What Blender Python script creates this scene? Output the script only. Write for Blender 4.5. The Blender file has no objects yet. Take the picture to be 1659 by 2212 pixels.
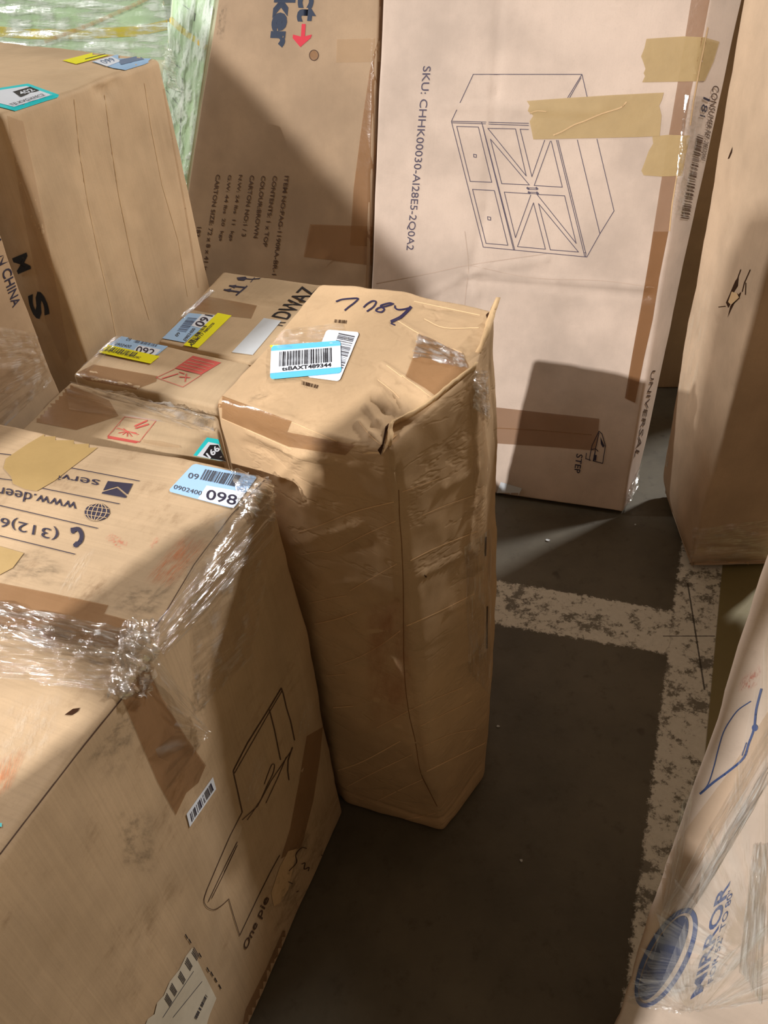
import bpy, bmesh, math, random
import numpy as np
from mathutils import Vector, Matrix, noise
from mathutils.bvhtree import BVHTree

random.seed(7)
SC = bpy.context.scene
COL = SC.collection

# ------------------------------------------------------------------ camera
F = 1661.0; CX, CY = 829.5, 1106.0; H = 1.65
_dx, _dy = 1005 - CX, 3190 - CY                      # nadir vanishing point of the plumb edges
_up = -np.array([_dx, -_dy, -F]) / np.linalg.norm([_dx, -_dy, -F])
_fh = np.array([0, 0, -1.0]); _fh = _fh - _up * _fh.dot(_up); _fh /= np.linalg.norm(_fh)
ROT = np.array([np.cross(_fh, _up), _fh, _up])       # camera axes in world = columns
CAM = np.array([0, 0, H])
cd = bpy.data.cameras.new('camera'); cam = bpy.data.objects.new('camera', cd); COL.objects.link(cam)
cd.sensor_fit = 'VERTICAL'; cd.sensor_height = 24; cd.lens = 24 * F / 2212
cd.clip_start = 0.02; cd.clip_end = 100
M4 = Matrix([list(ROT[i]) + [CAM[i]] for i in range(3)] + [[0, 0, 0, 1]])
cam.matrix_world = M4
SC.camera = cam

# ------------------------------------------------------------------ light and exposure
SC.view_settings.view_transform = 'Standard'; SC.view_settings.look = 'None'
SC.view_settings.gamma = 1.0; SC.view_settings.use_curve_mapping = False
SC.view_settings.exposure = 0.0
W = bpy.data.worlds.new('world'); SC.world = W; W.use_nodes = True
W.node_tree.nodes['Background'].inputs[0].default_value = (1.0, 0.70, 0.44, 1)
W.node_tree.nodes['Background'].inputs[1].default_value = 0.15

def area(name, loc, target, size, power, color):
    l = bpy.data.lights.new(name, 'AREA'); l.shape = 'RECTANGLE'; l.size = size[0]; l.size_y = size[1]
    l.energy = power; l.color = color
    o = bpy.data.objects.new(name, l); COL.objects.link(o); o.location = loc
    o.rotation_euler = (Vector(target) - Vector(loc)).to_track_quat('-Z', 'Y').to_euler()
    return o
KEY = (-3.3, -2.6, 4.3)
area('high_bay_light', KEY, (0.1, 1.3, 0.7), (0.07, 0.07), 480, (1.0, 0.965, 0.93))
area('high_bay_light', (-4.2, 3.6, 3.7), (0.1, 1.6, 0.7), (0.6, 0.6), 150, (1.0, 0.96, 0.92))
area('high_bay_light', (3.5, 3.42, 3.99), (0.0, 1.0, 0.8), (0.3, 0.3), 190, (1.0, 0.96, 0.92))

# ------------------------------------------------------------------ geometry from the view
def ray(x, y):
    d = ROT @ np.array([x - CX, -(y - CY), -F]); return d / np.linalg.norm(d)
def hz(x, y, z=0.0):
    d = ray(x, y); return CAM + d * ((z - H) / d[2])
def on_plane(x, y, p, n):
    d = ray(x, y); return CAM + d * ((np.array(p) - CAM).dot(n) / d.dot(n))
def V(a): return Vector((float(a[0]), float(a[1]), float(a[2])))

# ------------------------------------------------------------------ materials
def node(nt, t, **kw):
    n = nt.nodes.new(t)
    for k, v in kw.items():
        if k in n.inputs: n.inputs[k].default_value = v
        else: setattr(n, k, v)
    return n
def base_mat(name):
    m = bpy.data.materials.new(name); m.use_nodes = True
    nt = m.node_tree; b = nt.nodes['Principled BSDF']; return m, nt, b
def lin(c):
    return tuple((v / 255 / 12.92 if v / 255 <= .04045 else ((v / 255 + .055) / 1.055) ** 2.4) for v in c)
def mixc(nt, fac, a, b, mode='MIX'):
    n = nt.nodes.new('ShaderNodeMix'); n.data_type = 'RGBA'; n.blend_type = mode
    for s, v in ((0, fac), (6, a), (7, b)):
        if hasattr(v, 'links'): nt.links.new(v, n.inputs[s])
        else: n.inputs[s].default_value = (v if s == 0 else (tuple(v) + (1,))[:4])
    return n.outputs[2]
def ramp(nt, src, lo, hi):
    n = nt.nodes.new('ShaderNodeMapRange'); n.inputs[1].default_value = lo; n.inputs[2].default_value = hi
    n.interpolation_type = 'SMOOTHSTEP'; nt.links.new(src, n.inputs[0]); return n.outputs[0]
def math_(nt, op, a, b=0.0):
    n = nt.nodes.new('ShaderNodeMath'); n.operation = op
    for s, v in ((0, a), (1, b)):
        if hasattr(v, 'links'): nt.links.new(v, n.inputs[s])
        else: n.inputs[s].default_value = v
    return n.outputs[0]
def noise_(nt, vec, scale, detail=4, rough=.55, mapscale=None):
    if mapscale:
        mp = node(nt, 'ShaderNodeMapping'); mp.inputs['Scale'].default_value = mapscale
        nt.links.new(vec, mp.inputs[0]); vec = mp.outputs[0]
    n = node(nt, 'ShaderNodeTexNoise'); n.inputs['Scale'].default_value = scale
    n.inputs['Detail'].default_value = detail; n.inputs['Roughness'].default_value = rough
    nt.links.new(vec, n.inputs['Vector']); return n.outputs['Fac']

def cardboard(name, base=(196, 152, 108), dirt=0.35, flute=0.5, horiz=False, gloss=0.72, stain=(120, 92, 62), wrinkle=0.0):
    """kraft board: uv in metres; faint flute lines, fibre speckle, grime and scuffs"""
    m, nt, b = base_mat(name)
    uv = node(nt, 'ShaderNodeTexCoord').outputs['UV']; ob = node(nt, 'ShaderNodeTexCoord').outputs['Object']
    c0 = lin(base); dark = tuple(v * .80 for v in c0); light = tuple(min(1, v * 1.12) for v in c0)
    big = noise_(nt, ob, 3.2, 5, .6)
    col = mixc(nt, ramp(nt, big, .3, .7), dark, light)
    fm = (1, 90, 1) if horiz else (90, 1, 1)
    fl = noise_(nt, uv, 1.0, 3, .6, (fm[0] * 1.4, fm[1] * 1.4, 1))
    col = mixc(nt, math_(nt, 'MULTIPLY', ramp(nt, fl, .45, .75), .22 * flute), col, light)
    fl2 = noise_(nt, uv, 1.0, 2, .5, (260, 3, 1) if not horiz else (3, 260, 1))
    col = mixc(nt, math_(nt, 'MULTIPLY', ramp(nt, fl2, .4, .7), .16 * flute), col, tuple(v * .7 for v in c0))
    fib = noise_(nt, ob, 260, 3, .7)
    col = mixc(nt, math_(nt, 'MULTIPLY', ramp(nt, fib, .52, .72), .18), col, tuple(v * .62 for v in c0))
    d1 = noise_(nt, ob, 7.5, 8, .68); d2 = noise_(nt, uv, 1.0, 6, .7, (26, 60, 1))
    g = math_(nt, 'MULTIPLY', ramp(nt, d1, .50, .78), ramp(nt, d2, .38, .66))
    col = mixc(nt, math_(nt, 'MULTIPLY', g, dirt), col, lin(stain))
    nt.links.new(col, b.inputs['Base Color'])
    b.inputs['Roughness'].default_value = gloss
    b.inputs['Specular IOR Level'].default_value = 0.28
    bp = node(nt, 'ShaderNodeBump', Strength=0.25, Distance=0.0012)
    h = math_(nt, 'ADD', math_(nt, 'MULTIPLY', fl, .6 * flute), math_(nt, 'MULTIPLY', fib, .35))
    h = math_(nt, 'ADD', h, math_(nt, 'MULTIPLY', noise_(nt, ob, 34, 4, .6), .5))
    nt.links.new(h, bp.inputs['Height'])
    out = bp.outputs[0]
    if wrinkle:
        b2 = node(nt, 'ShaderNodeBump', Strength=wrinkle, Distance=0.004)
        w1 = noise_(nt, ob, 1.0, 4, .6, (5, 5, 13)); 
        rd = math_(nt, 'ABSOLUTE', math_(nt, 'SUBTRACT', w1, .5))
        nt.links.new(ramp(nt, rd, 0, .035), b2.inputs['Height']); nt.links.new(out, b2.inputs['Normal']); out = b2.outputs[0]
    nt.links.new(out, b.inputs['Normal'])
    return m

def plain(name, c, rough=.6, spec=.3, var=.08, bump=0.0):
    m, nt, b = base_mat(name)
    ob = node(nt, 'ShaderNodeTexCoord').outputs['Object']
    c0 = lin(c)
    n = noise_(nt, ob, 40, 4, .6)
    nt.links.new(mixc(nt, n, tuple(v * (1 - var) for v in c0), tuple(min(1, v * (1 + var)) for v in c0)), b.inputs['Base Color'])
    b.inputs['Roughness'].default_value = rough; b.inputs['Specular IOR Level'].default_value = spec
    if bump:
        bp = node(nt, 'ShaderNodeBump', Strength=bump, Distance=0.002); nt.links.new(noise_(nt, ob, 60, 3, .6), bp.inputs['Height'])
        nt.links.new(bp.outputs[0], b.inputs['Normal'])
    return m

def worn(name, c, lo, hi, scale=60, stretch=(1, 1, 1), rough=.7, maxa=1.0):
    """ink, scuff or paint that has rubbed through in patches"""
    m, nt, b = base_mat(name)
    uv = node(nt, 'ShaderNodeTexCoord').outputs['UV']
    n = noise_(nt, uv, scale, 6, .7, stretch)
    # fades toward the patch rim (uv 0..1)
    sx = node(nt, 'ShaderNodeSeparateXYZ'); nt.links.new(uv, sx.inputs[0])
    def rim(o):
        a = math_(nt, 'MULTIPLY', o, math_(nt, 'SUBTRACT', 1.0, o)); return ramp(nt, a, 0.0, .22)
    r = math_(nt, 'MULTIPLY', rim(sx.outputs[0]), rim(sx.outputs[1]))
    a = math_(nt, 'MULTIPLY', math_(nt, 'MULTIPLY', ramp(nt, n, lo, hi), r), maxa)
    nt.links.new(a, b.inputs['Alpha'])
    b.inputs['Base Color'].default_value = lin(c) + (1,); b.inputs['Roughness'].default_value = rough
    b.inputs['Specular IOR Level'].default_value = .1
    return m

def tape_mat(name, c, alpha=.55, rough=.3, spec=.5):
    m, nt, b = base_mat(name)
    uv = node(nt, 'ShaderNodeTexCoord').outputs['Object']
    n = noise_(nt, uv, 18, 4, .6)
    c0 = lin(c)
    nt.links.new(mixc(nt, n, tuple(v * .88 for v in c0), tuple(min(1, v * 1.1) for v in c0)), b.inputs['Base Color'])
    b.inputs['Alpha'].default_value = alpha; b.inputs['Roughness'].default_value = rough
    b.inputs['Specular IOR Level'].default_value = spec
    bp = node(nt, 'ShaderNodeBump', Strength=.35, Distance=0.002); nt.links.new(noise_(nt, uv, 45, 3, .6), bp.inputs['Height'])
    nt.links.new(bp.outputs[0], b.inputs['Normal'])
    return m

def film_mat(name, tint=(1, 1, 1), haze=.07, stretch=(1.6, 16, 1), bumpd=.0022, gl=.13, rough=.12, dens=(.50, .66)):
    """clear stretch wrap: mostly transparent, a little milky where folds pile up, glossy creases"""
    m = bpy.data.materials.new(name); m.use_nodes = True; nt = m.node_tree; nt.nodes.clear()
    out = node(nt, 'ShaderNodeOutputMaterial'); tr = node(nt, 'ShaderNodeBsdfTransparent'); tr.inputs[0].default_value = tuple(tint) + (1,)
    go = node(nt, 'ShaderNodeBsdfGlossy'); go.inputs['Color'].default_value = (1, 1, 1, 1); go.inputs['Roughness'].default_value = rough
    di = node(nt, 'ShaderNodeBsdfDiffuse'); di.inputs[0].default_value = (.80 * tint[0], .80 * tint[1], .78 * tint[2], 1)
    uv = node(nt, 'ShaderNodeTexCoord').outputs['UV']
    n = noise_(nt, uv, 1.0, 5, .62, stretch); n2 = noise_(nt, uv, 1.0, 3, .5, (stretch[0] * 3.1, stretch[1] * .35, 1))
    rid = math_(nt, 'SUBTRACT', 1.0, ramp(nt, math_(nt, 'ABSOLUTE', math_(nt, 'SUBTRACT', n, .5)), 0.0, .09))
    bp = node(nt, 'ShaderNodeBump', Strength=1.0, Distance=bumpd)
    nt.links.new(math_(nt, 'ADD', math_(nt, 'MULTIPLY', n, 1.0), math_(nt, 'MULTIPLY', n2, .7)), bp.inputs['Height'])
    nt.links.new(bp.outputs[0], go.inputs['Normal'])
    m1 = node(nt, 'ShaderNodeMixShader'); m2 = node(nt, 'ShaderNodeMixShader')
    mil = math_(nt, 'MULTIPLY', ramp(nt, n2, dens[0], dens[1]), math_(nt, 'ADD', math_(nt, 'MULTIPLY', rid, haze * 3.0), haze))
    nt.links.new(mil, m1.inputs[0])
    nt.links.new(tr.outputs[0], m1.inputs[1]); nt.links.new(di.outputs[0], m1.inputs[2])
    gf = math_(nt, 'ADD', math_(nt, 'MULTIPLY', rid, gl * 1.2), gl * .45)
    nt.links.new(gf, m2.inputs[0]); nt.links.new(m1.outputs[0], m2.inputs[1]); nt.links.new(go.outputs[0], m2.inputs[2])
    nt.links.new(m2.outputs[0], out.inputs[0])
    return m

MT = {}
MT['center'] = cardboard('kraft_crumpled', (190, 161, 126), .30, .35, horiz=True, wrinkle=.22)
MT['near'] = cardboard('kraft_scuffed', (192, 166, 134), .95, 1.3)
MT['sku'] = cardboard('kraft_clean_pink', (202, 184, 170), .10, .25)
MT['item'] = cardboard('kraft_brown_shaded', (166, 142, 116), .10, .25)  # base darkened to carry part of the shade on this carton
MT['tall'] = cardboard('kraft_pale', (200, 174, 140), .14, .8)
MT['right'] = cardboard('kraft_right', (198, 174, 148), .20, .4)
MT['mirror'] = cardboard('kraft_mirror', (204, 186, 170), .15, .3)
MT['small'] = cardboard('kraft_small', (192, 168, 136), .35, .6)
MT['dark'] = cardboard('kraft_dark', (176, 150, 120), .3, .6)
MT['pallet'] = cardboard('pale_green_board', (206, 210, 182), .25, .3, stain=(110, 112, 90))
MT['ink'] = plain('dark_navy_ink', (52, 48, 66), .6)
MT['inkfaint'] = plain('faded_brown_ink', (84, 62, 48), .7)
MT['line'] = plain('thin_print_ink', (78, 70, 88), .6)
MT['black'] = plain('black_print', (30, 29, 36), .5)
MT['grey'] = plain('grey_print', (74, 72, 78), .6)
MT['marker'] = plain('violet_black_marker', (46, 40, 70), .5)
MT['navy'] = plain('navy_logo_ink', (36, 48, 70), .6)
MT['blueink'] = plain('blue_print_ink', (62, 80, 126), .6)
MT['slate'] = plain('slate_logo_ink', (78, 88, 120), .6)
MT['red'] = plain('red_logo_ink', (196, 44, 62), .6)
MT['redprint'] = plain('pale_red_print', (200, 92, 84), .7)
MT['bluelab'] = plain('pale_blue_sticker', (160, 198, 236), .45, .4, .03)
MT['skylab'] = plain('sky_blue_band', (96, 192, 236), .45, .4, .03)
MT['whitelab'] = plain('white_sticker', (226, 234, 246), .45, .4, .03)
MT['cyanlab'] = plain('turquoise_sticker', (40, 214, 222), .45, .4, .03)
MT['yellowlab'] = plain('fluorescent_yellow_sticker', (240, 236, 12), .45, .4, .03)
MT['paper'] = plain('grey_paper_pouch', (200, 206, 212), .5, .3, .05)
MT['dirtylab'] = plain('scuffed_paper_sticker', (206, 198, 180), .7, .2, .12)
MT['barblue'] = plain('blue_grey_bar', (108, 128, 160), .5)
MT['masking'] = tape_mat('masking_tape', (186, 160, 112), .80, .55, .3)
MT['papertape'] = tape_mat('gummed_paper_tape', (178, 150, 100), .96, .6, .25)
MT['tape'] = tape_mat('clear_brown_tape', (150, 104, 60), .50, .22, .6)
MT['tapelite'] = tape_mat('clear_tape', (200, 168, 130), .30, .12, .8)
MT['core'] = plain('torn_board_core', (206, 176, 136), .9, .1, .15, .4)
MT['hole'] = plain('dark_tear', (58, 36, 22), .9, .1)
MT['scuffo'] = worn('orange_scuff', (206, 120, 74), .40, .66, 1, (26, 4, 1), maxa=.55)
MT['rust'] = worn('rust_stain', (170, 92, 50), .30, .75, 1, (2, 3, 1), maxa=.40)
MT['skuline'] = plain('pressed_fold_line', (190, 170, 155), .8, .1, .1)
MT['fold'] = plain('dull_fold_line', (128, 92, 60), .8, .1, .1)
MT['pale'] = plain('rubbed_pale_crease', (224, 190, 148), .8, .1, .1)
MT['scuffr'] = worn('red_scuff', (206, 78, 62), .46, .66, 1, (14, 4, 1), maxa=.5)
MT['scuffg'] = worn('grey_grime', (110, 100, 84), .42, .72, 1, (4, 7, 1), maxa=.42)
MT['scuffw'] = worn('pale_rub', (226, 212, 190), .40, .70, 1, (6, 4, 1), maxa=.4)
MT['film'] = film_mat('stretch_wrap')
MT['film2'] = film_mat('stretch_wrap_bunched', haze=.13, gl=.30, rough=.10, bumpd=.005, stretch=(1.5, 11, 1), dens=(.42, .62))
MT['filmg'] = film_mat('green_tinted_wrap', tint=(.86, 1, .93), haze=.22, gl=.09, rough=.24, stretch=(3, 7, 1), bumpd=.004, dens=(.30, .6))
MT['strap'] = plain('yellow_strap', (214, 176, 52), .4, .4, .1)

# ------------------------------------------------------------------ object helpers
def props(o, label=None, cat=None, group=None, kind=None):
    if label: o['label'] = label
    if cat: o['category'] = cat
    if group: o['group'] = group
    if kind: o['kind'] = kind
    return o
def mesh_obj(name, verts, faces, mat, parent=None, uvs=None, smooth=True, label=None):
    me = bpy.data.meshes.new(name); me.from_pydata([tuple(map(float, v)) for v in verts], [], faces); me.update()
    if uvs is not None:
        l = me.uv_layers.new(name='UVMap')
        for lp in me.loops: l.data[lp.index].uv = uvs[lp.vertex_index]
    if smooth: me.polygons.foreach_set('use_smooth', [True] * len(me.polygons))
    me.materials.append(mat)
    o = bpy.data.objects.new(name, me); COL.objects.link(o)
    if parent:
        o.parent = parent; o.matrix_parent_inverse = Matrix.Translation(-parent_world(parent))
    if label: o['label'] = label
    return o
def parent_world(p):
    if p.parent is not None: return Vector((0, 0, 0))
    return p.location.copy()
def thing(name, loc, label, cat, group=None):
    o = bpy.data.objects.new(name, None); COL.objects.link(o); o.empty_display_size = .1
    o.location = V(loc); return props(o, label, cat, group)

def axis_samples(L, r, step):
    n = max(2, int(round((L - 2 * r) / step)))
    return [0, r * .3, r * .7] + [r + (L - 2 * r) * i / n for i in range(n + 1)] + [L - r * .7, L - r * .3, L]

def displace(bm, amp, freq, creases, bulge=None):
    bm.normal_update()
    nrm = [v.normal.copy() for v in bm.verts]
    co = np.array([tuple(v.co) for v in bm.verts]); dc = np.zeros(len(co))
    for (p, q, w, dep) in creases:
        p = np.array(p); ab = np.array(q) - p; t = np.clip((co - p) @ ab / max(1e-9, ab @ ab), 0, 1)
        rr = np.linalg.norm(co - p - t[:, None] * ab, axis=1) / w
        dc += dep * (.45 * np.exp(-rr ** 2) + .55 * np.exp(-rr * 1.3))
    for k, (v, n) in enumerate(zip(bm.verts, nrm)):
        d = (amp * noise.fractal(v.co * freq, .9, 2.1, 4) if amp else 0) + dc[k]
        if bulge: d += bulge(v.co)
        nrm[k] = n * d
    for v, m in zip(bm.verts, nrm): v.co += m

def box_bm(bot, top, r=.008, step=.03, rim=None):
    """a carton: 4 bottom and 4 top corners (same order) -> closed grid mesh with softened edges, uv in metres"""
    B = [np.array(p, float) for p in bot]; T = [np.array(p, float) for p in top]
    L = (np.linalg.norm(B[1] - B[0]) + np.linalg.norm(T[1] - T[0])) / 2
    Wd = (np.linalg.norm(B[3] - B[0]) + np.linalg.norm(T[3] - T[0])) / 2
    Hh = np.linalg.norm(T[0] - B[0])
    ax = [axis_samples(L, r, step), axis_samples(Wd, r, step), axis_samples(Hh, r, step)]
    dim = (L, Wd, Hh)
    bm = bmesh.new(); uvl = bm.loops.layers.uv.new('UVMap'); cache = {}
    def vert(i, j, k):
        if (i, j, k) in cache: return cache[(i, j, k)]
        p = np.array([ax[0][i], ax[1][j], ax[2][k]])
        q = np.array([min(max(p[m], r), dim[m] - r) for m in range(3)]); dlt = p - q; n = np.linalg.norm(dlt)
        if n > 0: p = q + dlt / n * r
        a, b, c = p[0] / L, p[1] / Wd, p[2] / Hh
        lo = B[0] * (1 - a) * (1 - b) + B[1] * a * (1 - b) + B[2] * a * b + B[3] * (1 - a) * b
        hi = T[0] * (1 - a) * (1 - b) + T[1] * a * (1 - b) + T[2] * a * b + T[3] * (1 - a) * b
        v = bm.verts.new(tuple(lo * (1 - c) + hi * c)); cache[(i, j, k)] = v; return v
    n = [len(a) - 1 for a in ax]
    def quad(keys, uv):
        f = bm.faces.new([vert(*k) for k in keys]); f.smooth = True
        for lp, u in zip(f.loops, uv): lp[uvl].uv = u
    for i in range(n[0]):
        for k in range(n[2]):
            x0, x1, z0, z1 = ax[0][i], ax[0][i + 1], ax[2][k], ax[2][k + 1]
            quad([(i, 0, k), (i + 1, 0, k), (i + 1, 0, k + 1), (i, 0, k + 1)], [(x0, z0), (x1, z0), (x1, z1), (x0, z1)])
            quad([(i, n[1], k), (i, n[1], k + 1), (i + 1, n[1], k + 1), (i + 1, n[1], k)], [(x0 + 3, z0), (x0 + 3, z1), (x1 + 3, z1), (x1 + 3, z0)])
    for j in range(n[1]):
        for k in range(n[2]):
            y0, y1, z0, z1 = ax[1][j], ax[1][j + 1], ax[2][k], ax[2][k + 1]
            quad([(0, j, k), (0, j, k + 1), (0, j + 1, k + 1), (0, j + 1, k)], [(y0 + 6, z0), (y0 + 6, z1), (y1 + 6, z1), (y1 + 6, z0)])
            quad([(n[0], j, k), (n[0], j + 1, k), (n[0], j + 1, k + 1), (n[0], j, k + 1)], [(y0 + 9, z0), (y1 + 9, z0), (y1 + 9, z1), (y0 + 9, z1)])
    for i in range(n[0]):
        for j in range(n[1]):
            x0, x1, y0, y1 = ax[0][i], ax[0][i + 1], ax[1][j], ax[1][j + 1]
            quad([(i, j, 0), (i, j + 1, 0), (i + 1, j + 1, 0), (i + 1, j, 0)], [(x0, y0), (x0, y1), (x1, y1), (x1, y0)])
            quad([(i, j, n[2]), (i + 1, j, n[2]), (i + 1, j + 1, n[2]), (i, j + 1, n[2])], [(x0, y0 + 3), (x1, y0 + 3), (x1, y1 + 3), (x0, y1 + 3)])
    bmesh.ops.recalc_face_normals(bm, faces=bm.faces[:])
    return bm

class Carton:
    """one carton = Empty + body mesh; prints, tape, stickers and wrap are draped on the body and parented below it"""
    def __init__(s, name, bm, mat, label, cat='box', amp=.0035, freq=4, creases=(), group=None, bulge=None, zmin=0.0, xmin=None):
        tree = BVHTree.FromBMesh(bm)
        cr = []
        for (pts, w, dep) in creases:                      # creases are lists of view points that lie on this body
            P = []
            for (x, y) in pts:
                h = tree.ray_cast(V(CAM), V(ray(x, y)))
                if h[0] is not None: P.append(h[0])
            for a, b in zip(P[:-1], P[1:]): cr.append((a, b, w, dep))
        displace(bm, amp, freq, cr, bulge)
        if zmin is not None:
            for v in bm.verts: v.co.z = max(v.co.z, zmin + .001)
        c = sum((v.co for v in bm.verts), Vector()) / len(bm.verts)
        z0 = min(v.co.z for v in bm.verts)
        s.root = thing(name, (c.x, c.y, z0), label, cat, group)
        s.tree = BVHTree.FromBMesh(bm)
        me = bpy.data.meshes.new('body'); bm.to_mesh(me); bm.free(); me.materials.append(mat)
        s.body = bpy.data.objects.new('body', me); COL.objects.link(s.body); s.body.parent = s.root
        s.body.matrix_parent_inverse = Matrix.Translation(-s.root.location)
    def hit(s, x, y, off=0.0, flat=0.0):
        d = V(ray(x, y)); h = s.tree.ray_cast(V(CAM), d)
        if h[0] is None: return None
        n = h[1]
        if n.dot(d) > 0: n = -n
        return h[0] + n * off

def homog(q):
    """unit square (u right, v down from TL) -> the quad TL, TR, BR, BL"""
    src = [(0, 0), (1, 0), (1, 1), (0, 1)]; A = []; b = []
    for (u, v), (x, y) in zip(src, q):
        A.append([u, v, 1, 0, 0, 0, -u * x, -v * x]); b.append(x)
        A.append([0, 0, 0, u, v, 1, -u * y, -v * y]); b.append(y)
    h = np.append(np.linalg.solve(np.array(A, float), np.array(b, float)), 1).reshape(3, 3)
    def f(u, v):
        p = h @ np.array([u, v, 1.0]); return p[0] / p[2], p[1] / p[2]
    return f

def shape_poly(nm='rect', n=10, rad=.06, asp=1.0):
    pts = []
    for cx, cy, a0 in ((1 - rad, rad * asp, -90), (1 - rad, 1 - rad * asp, 0), (rad, 1 - rad * asp, 90), (rad, rad * asp, 180)):
        for k in range(n + 1):
            a = math.radians(a0 + 90 * k / n); pts.append((cx + rad * math.cos(a), cy + rad * asp * math.sin(a)))
    return pts

def slice_bm(bm, step):
    if step <= 0: return
    for axis in (0, 1):
        lo = min(v.co[axis] for v in bm.verts); hi = max(v.co[axis] for v in bm.verts)
        k = math.ceil((lo + 1e-4) / step)
        while k * step < hi - 1e-4:
            no = [0, 0, 0]; no[axis] = 1; co = [0, 0, 0]; co[axis] = k * step
            bmesh.ops.bisect_plane(bm, geom=bm.verts[:] + bm.edges[:] + bm.faces[:], plane_co=co, plane_no=no, dist=1e-6)
            k += 1

def drape(car, name, polys, f, mat, parent=None, off=.0009, step=.12, label=None, wob=0.0, wscale=8, stuff=False):
    """polys: planar polygons in the decal's own unit frame; f maps them to view points; lay them on the carton"""
    bm = bmesh.new()
    for p in polys:
        vs = [bm.verts.new((u, v, 0)) for u, v in p]
        try: fc = bm.faces.new(vs)
        except Exception: continue
    bm.normal_update()
    bmesh.ops.triangulate(bm, faces=[q for q in bm.faces if len(q.verts) > 4])
    slice_bm(bm, step)
    return _lay(car, name, bm, f, mat, parent, off, label, wob, wscale)
def _lay(car, name, bm, f, mat, parent, off, label, wob=0.0, wscale=8):
    dead = []; uvs = {}
    bm.verts.ensure_lookup_table()
    for v in bm.verts:
        u = (v.co.x, v.co.y); x, y = f(*u)
        o = off + (wob * (abs(noise.noise(Vector((u[0] * wscale * .35, u[1] * wscale, 3.1)))) * 2 + .5 * noise.noise(Vector((u[0] * wscale * 1.5, u[1] * wscale * 3, 7)))) if wob else 0)
        h = car.hit(x, y, o)
        uvs[v] = u
        if h is None: dead.append(v)
        else: v.co = h
    bmesh.ops.delete(bm, geom=dead, context='VERTS')
    long_ = [fc for fc in bm.faces if max(e.calc_length() for e in fc.edges) > .5]
    bmesh.ops.delete(bm, geom=long_, context='FACES')
    if not bm.faces: bm.free(); return None
    uvl = bm.loops.layers.uv.new('UVMap')
    for fc in bm.faces:
        fc.smooth = True
        for lp in fc.loops: lp[uvl].uv = uvs[lp.vert]
    # all faces look toward the view side of the body
    for fc in bm.faces:
        fc.normal_update()
        if fc.normal.dot(fc.calc_center_median() - V(CAM)) > 0: fc.normal_flip()
    me = bpy.data.meshes.new(name); bm.to_mesh(me); bm.free(); me.materials.append(mat)
    o = bpy.data.objects.new(name, me); COL.objects.link(o)
    p = parent or car.root; o.parent = p; o.matrix_parent_inverse = Matrix.Translation(-parent_world(p))
    if label: o['label'] = label
    return o

ident = lambda u, v: (u, v)
def patch(car, name, pts, mat, off=.0006, step=8, **kw):
    """a polygon given directly by view points"""
    return drape(car, name, [pts], ident, mat, off=off, step=step, **kw)
def quadp(car, name, q, mat, off=.0006, step=.08, poly=None, **kw):
    return drape(car, name, [poly or [(0, 0), (1, 0), (1, 1), (0, 1)]], homog(q), mat, off=off, step=step, **kw)

_fonts = {}
def text_bm(s, bold=0.0, res=3):
    cu = bpy.data.curves.new('t', 'FONT'); cu.body = s; cu.size = 1; cu.offset = bold; cu.resolution_u = res; cu.fill_mode = 'FRONT'
    ob = bpy.data.objects.new('t', cu); COL.objects.link(ob)
    dg = bpy.context.evaluated_depsgraph_get(); me = bpy.data.meshes.new_from_object(ob.evaluated_get(dg))
    bm = bmesh.new(); bm.from_mesh(me); bpy.data.meshes.remove(me); bpy.data.objects.remove(ob); bpy.data.curves.remove(cu)
    bmesh.ops.remove_doubles(bm, verts=bm.verts[:], dist=1e-5)
    return bm
def text(car, s, q, mat, parent=None, off=.0012, bold=0.0, name='printed_text', vr=None, label=None):
    """s fills the quad TL,TR,BR,BL (read left to right); vr = (ymin, ymax) of the font box used"""
    bm = text_bm(s, bold)
    x0 = min(v.co.x for v in bm.verts); x1 = max(v.co.x for v in bm.verts)
    y0 = min(v.co.y for v in bm.verts); y1 = max(v.co.y for v in bm.verts)
    if vr: y0, y1 = vr
    for v in bm.verts:
        v.co.x = (v.co.x - x0) / (x1 - x0); v.co.y = 1 - (v.co.y - y0) / (y1 - y0)
    return _lay(car, name, bm, homog(q), mat, parent, off, label)

def bars(q0, q1, v0, v1, n, seed=1):
    rnd = random.Random(seed); out = []; x = 0; ws = []
    for i in range(n): ws.append((rnd.choice([1, 1, 2, 3]), rnd.choice([1, 1, 2, 3])))
    tot = sum(a + b for a, b in ws)
    for a, b in ws:
        out.append([(q0 + (q1 - q0) * x / tot, v0), (q0 + (q1 - q0) * (x + a) / tot, v0), (q0 + (q1 - q0) * (x + a) / tot, v1), (q0 + (q1 - q0) * x / tot, v1)]); x += a + b
    return out
def barcode(car, q, n, mat, parent, off=.0013, seed=1, vert=False):
    b = bars(0, 1, 0, 1, n, seed)
    if vert: b = [[(v, u) for u, v in p] for p in b]
    return drape(car, 'printed_barcode', b, homog(q), mat, parent, off=off, step=.5)

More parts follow.
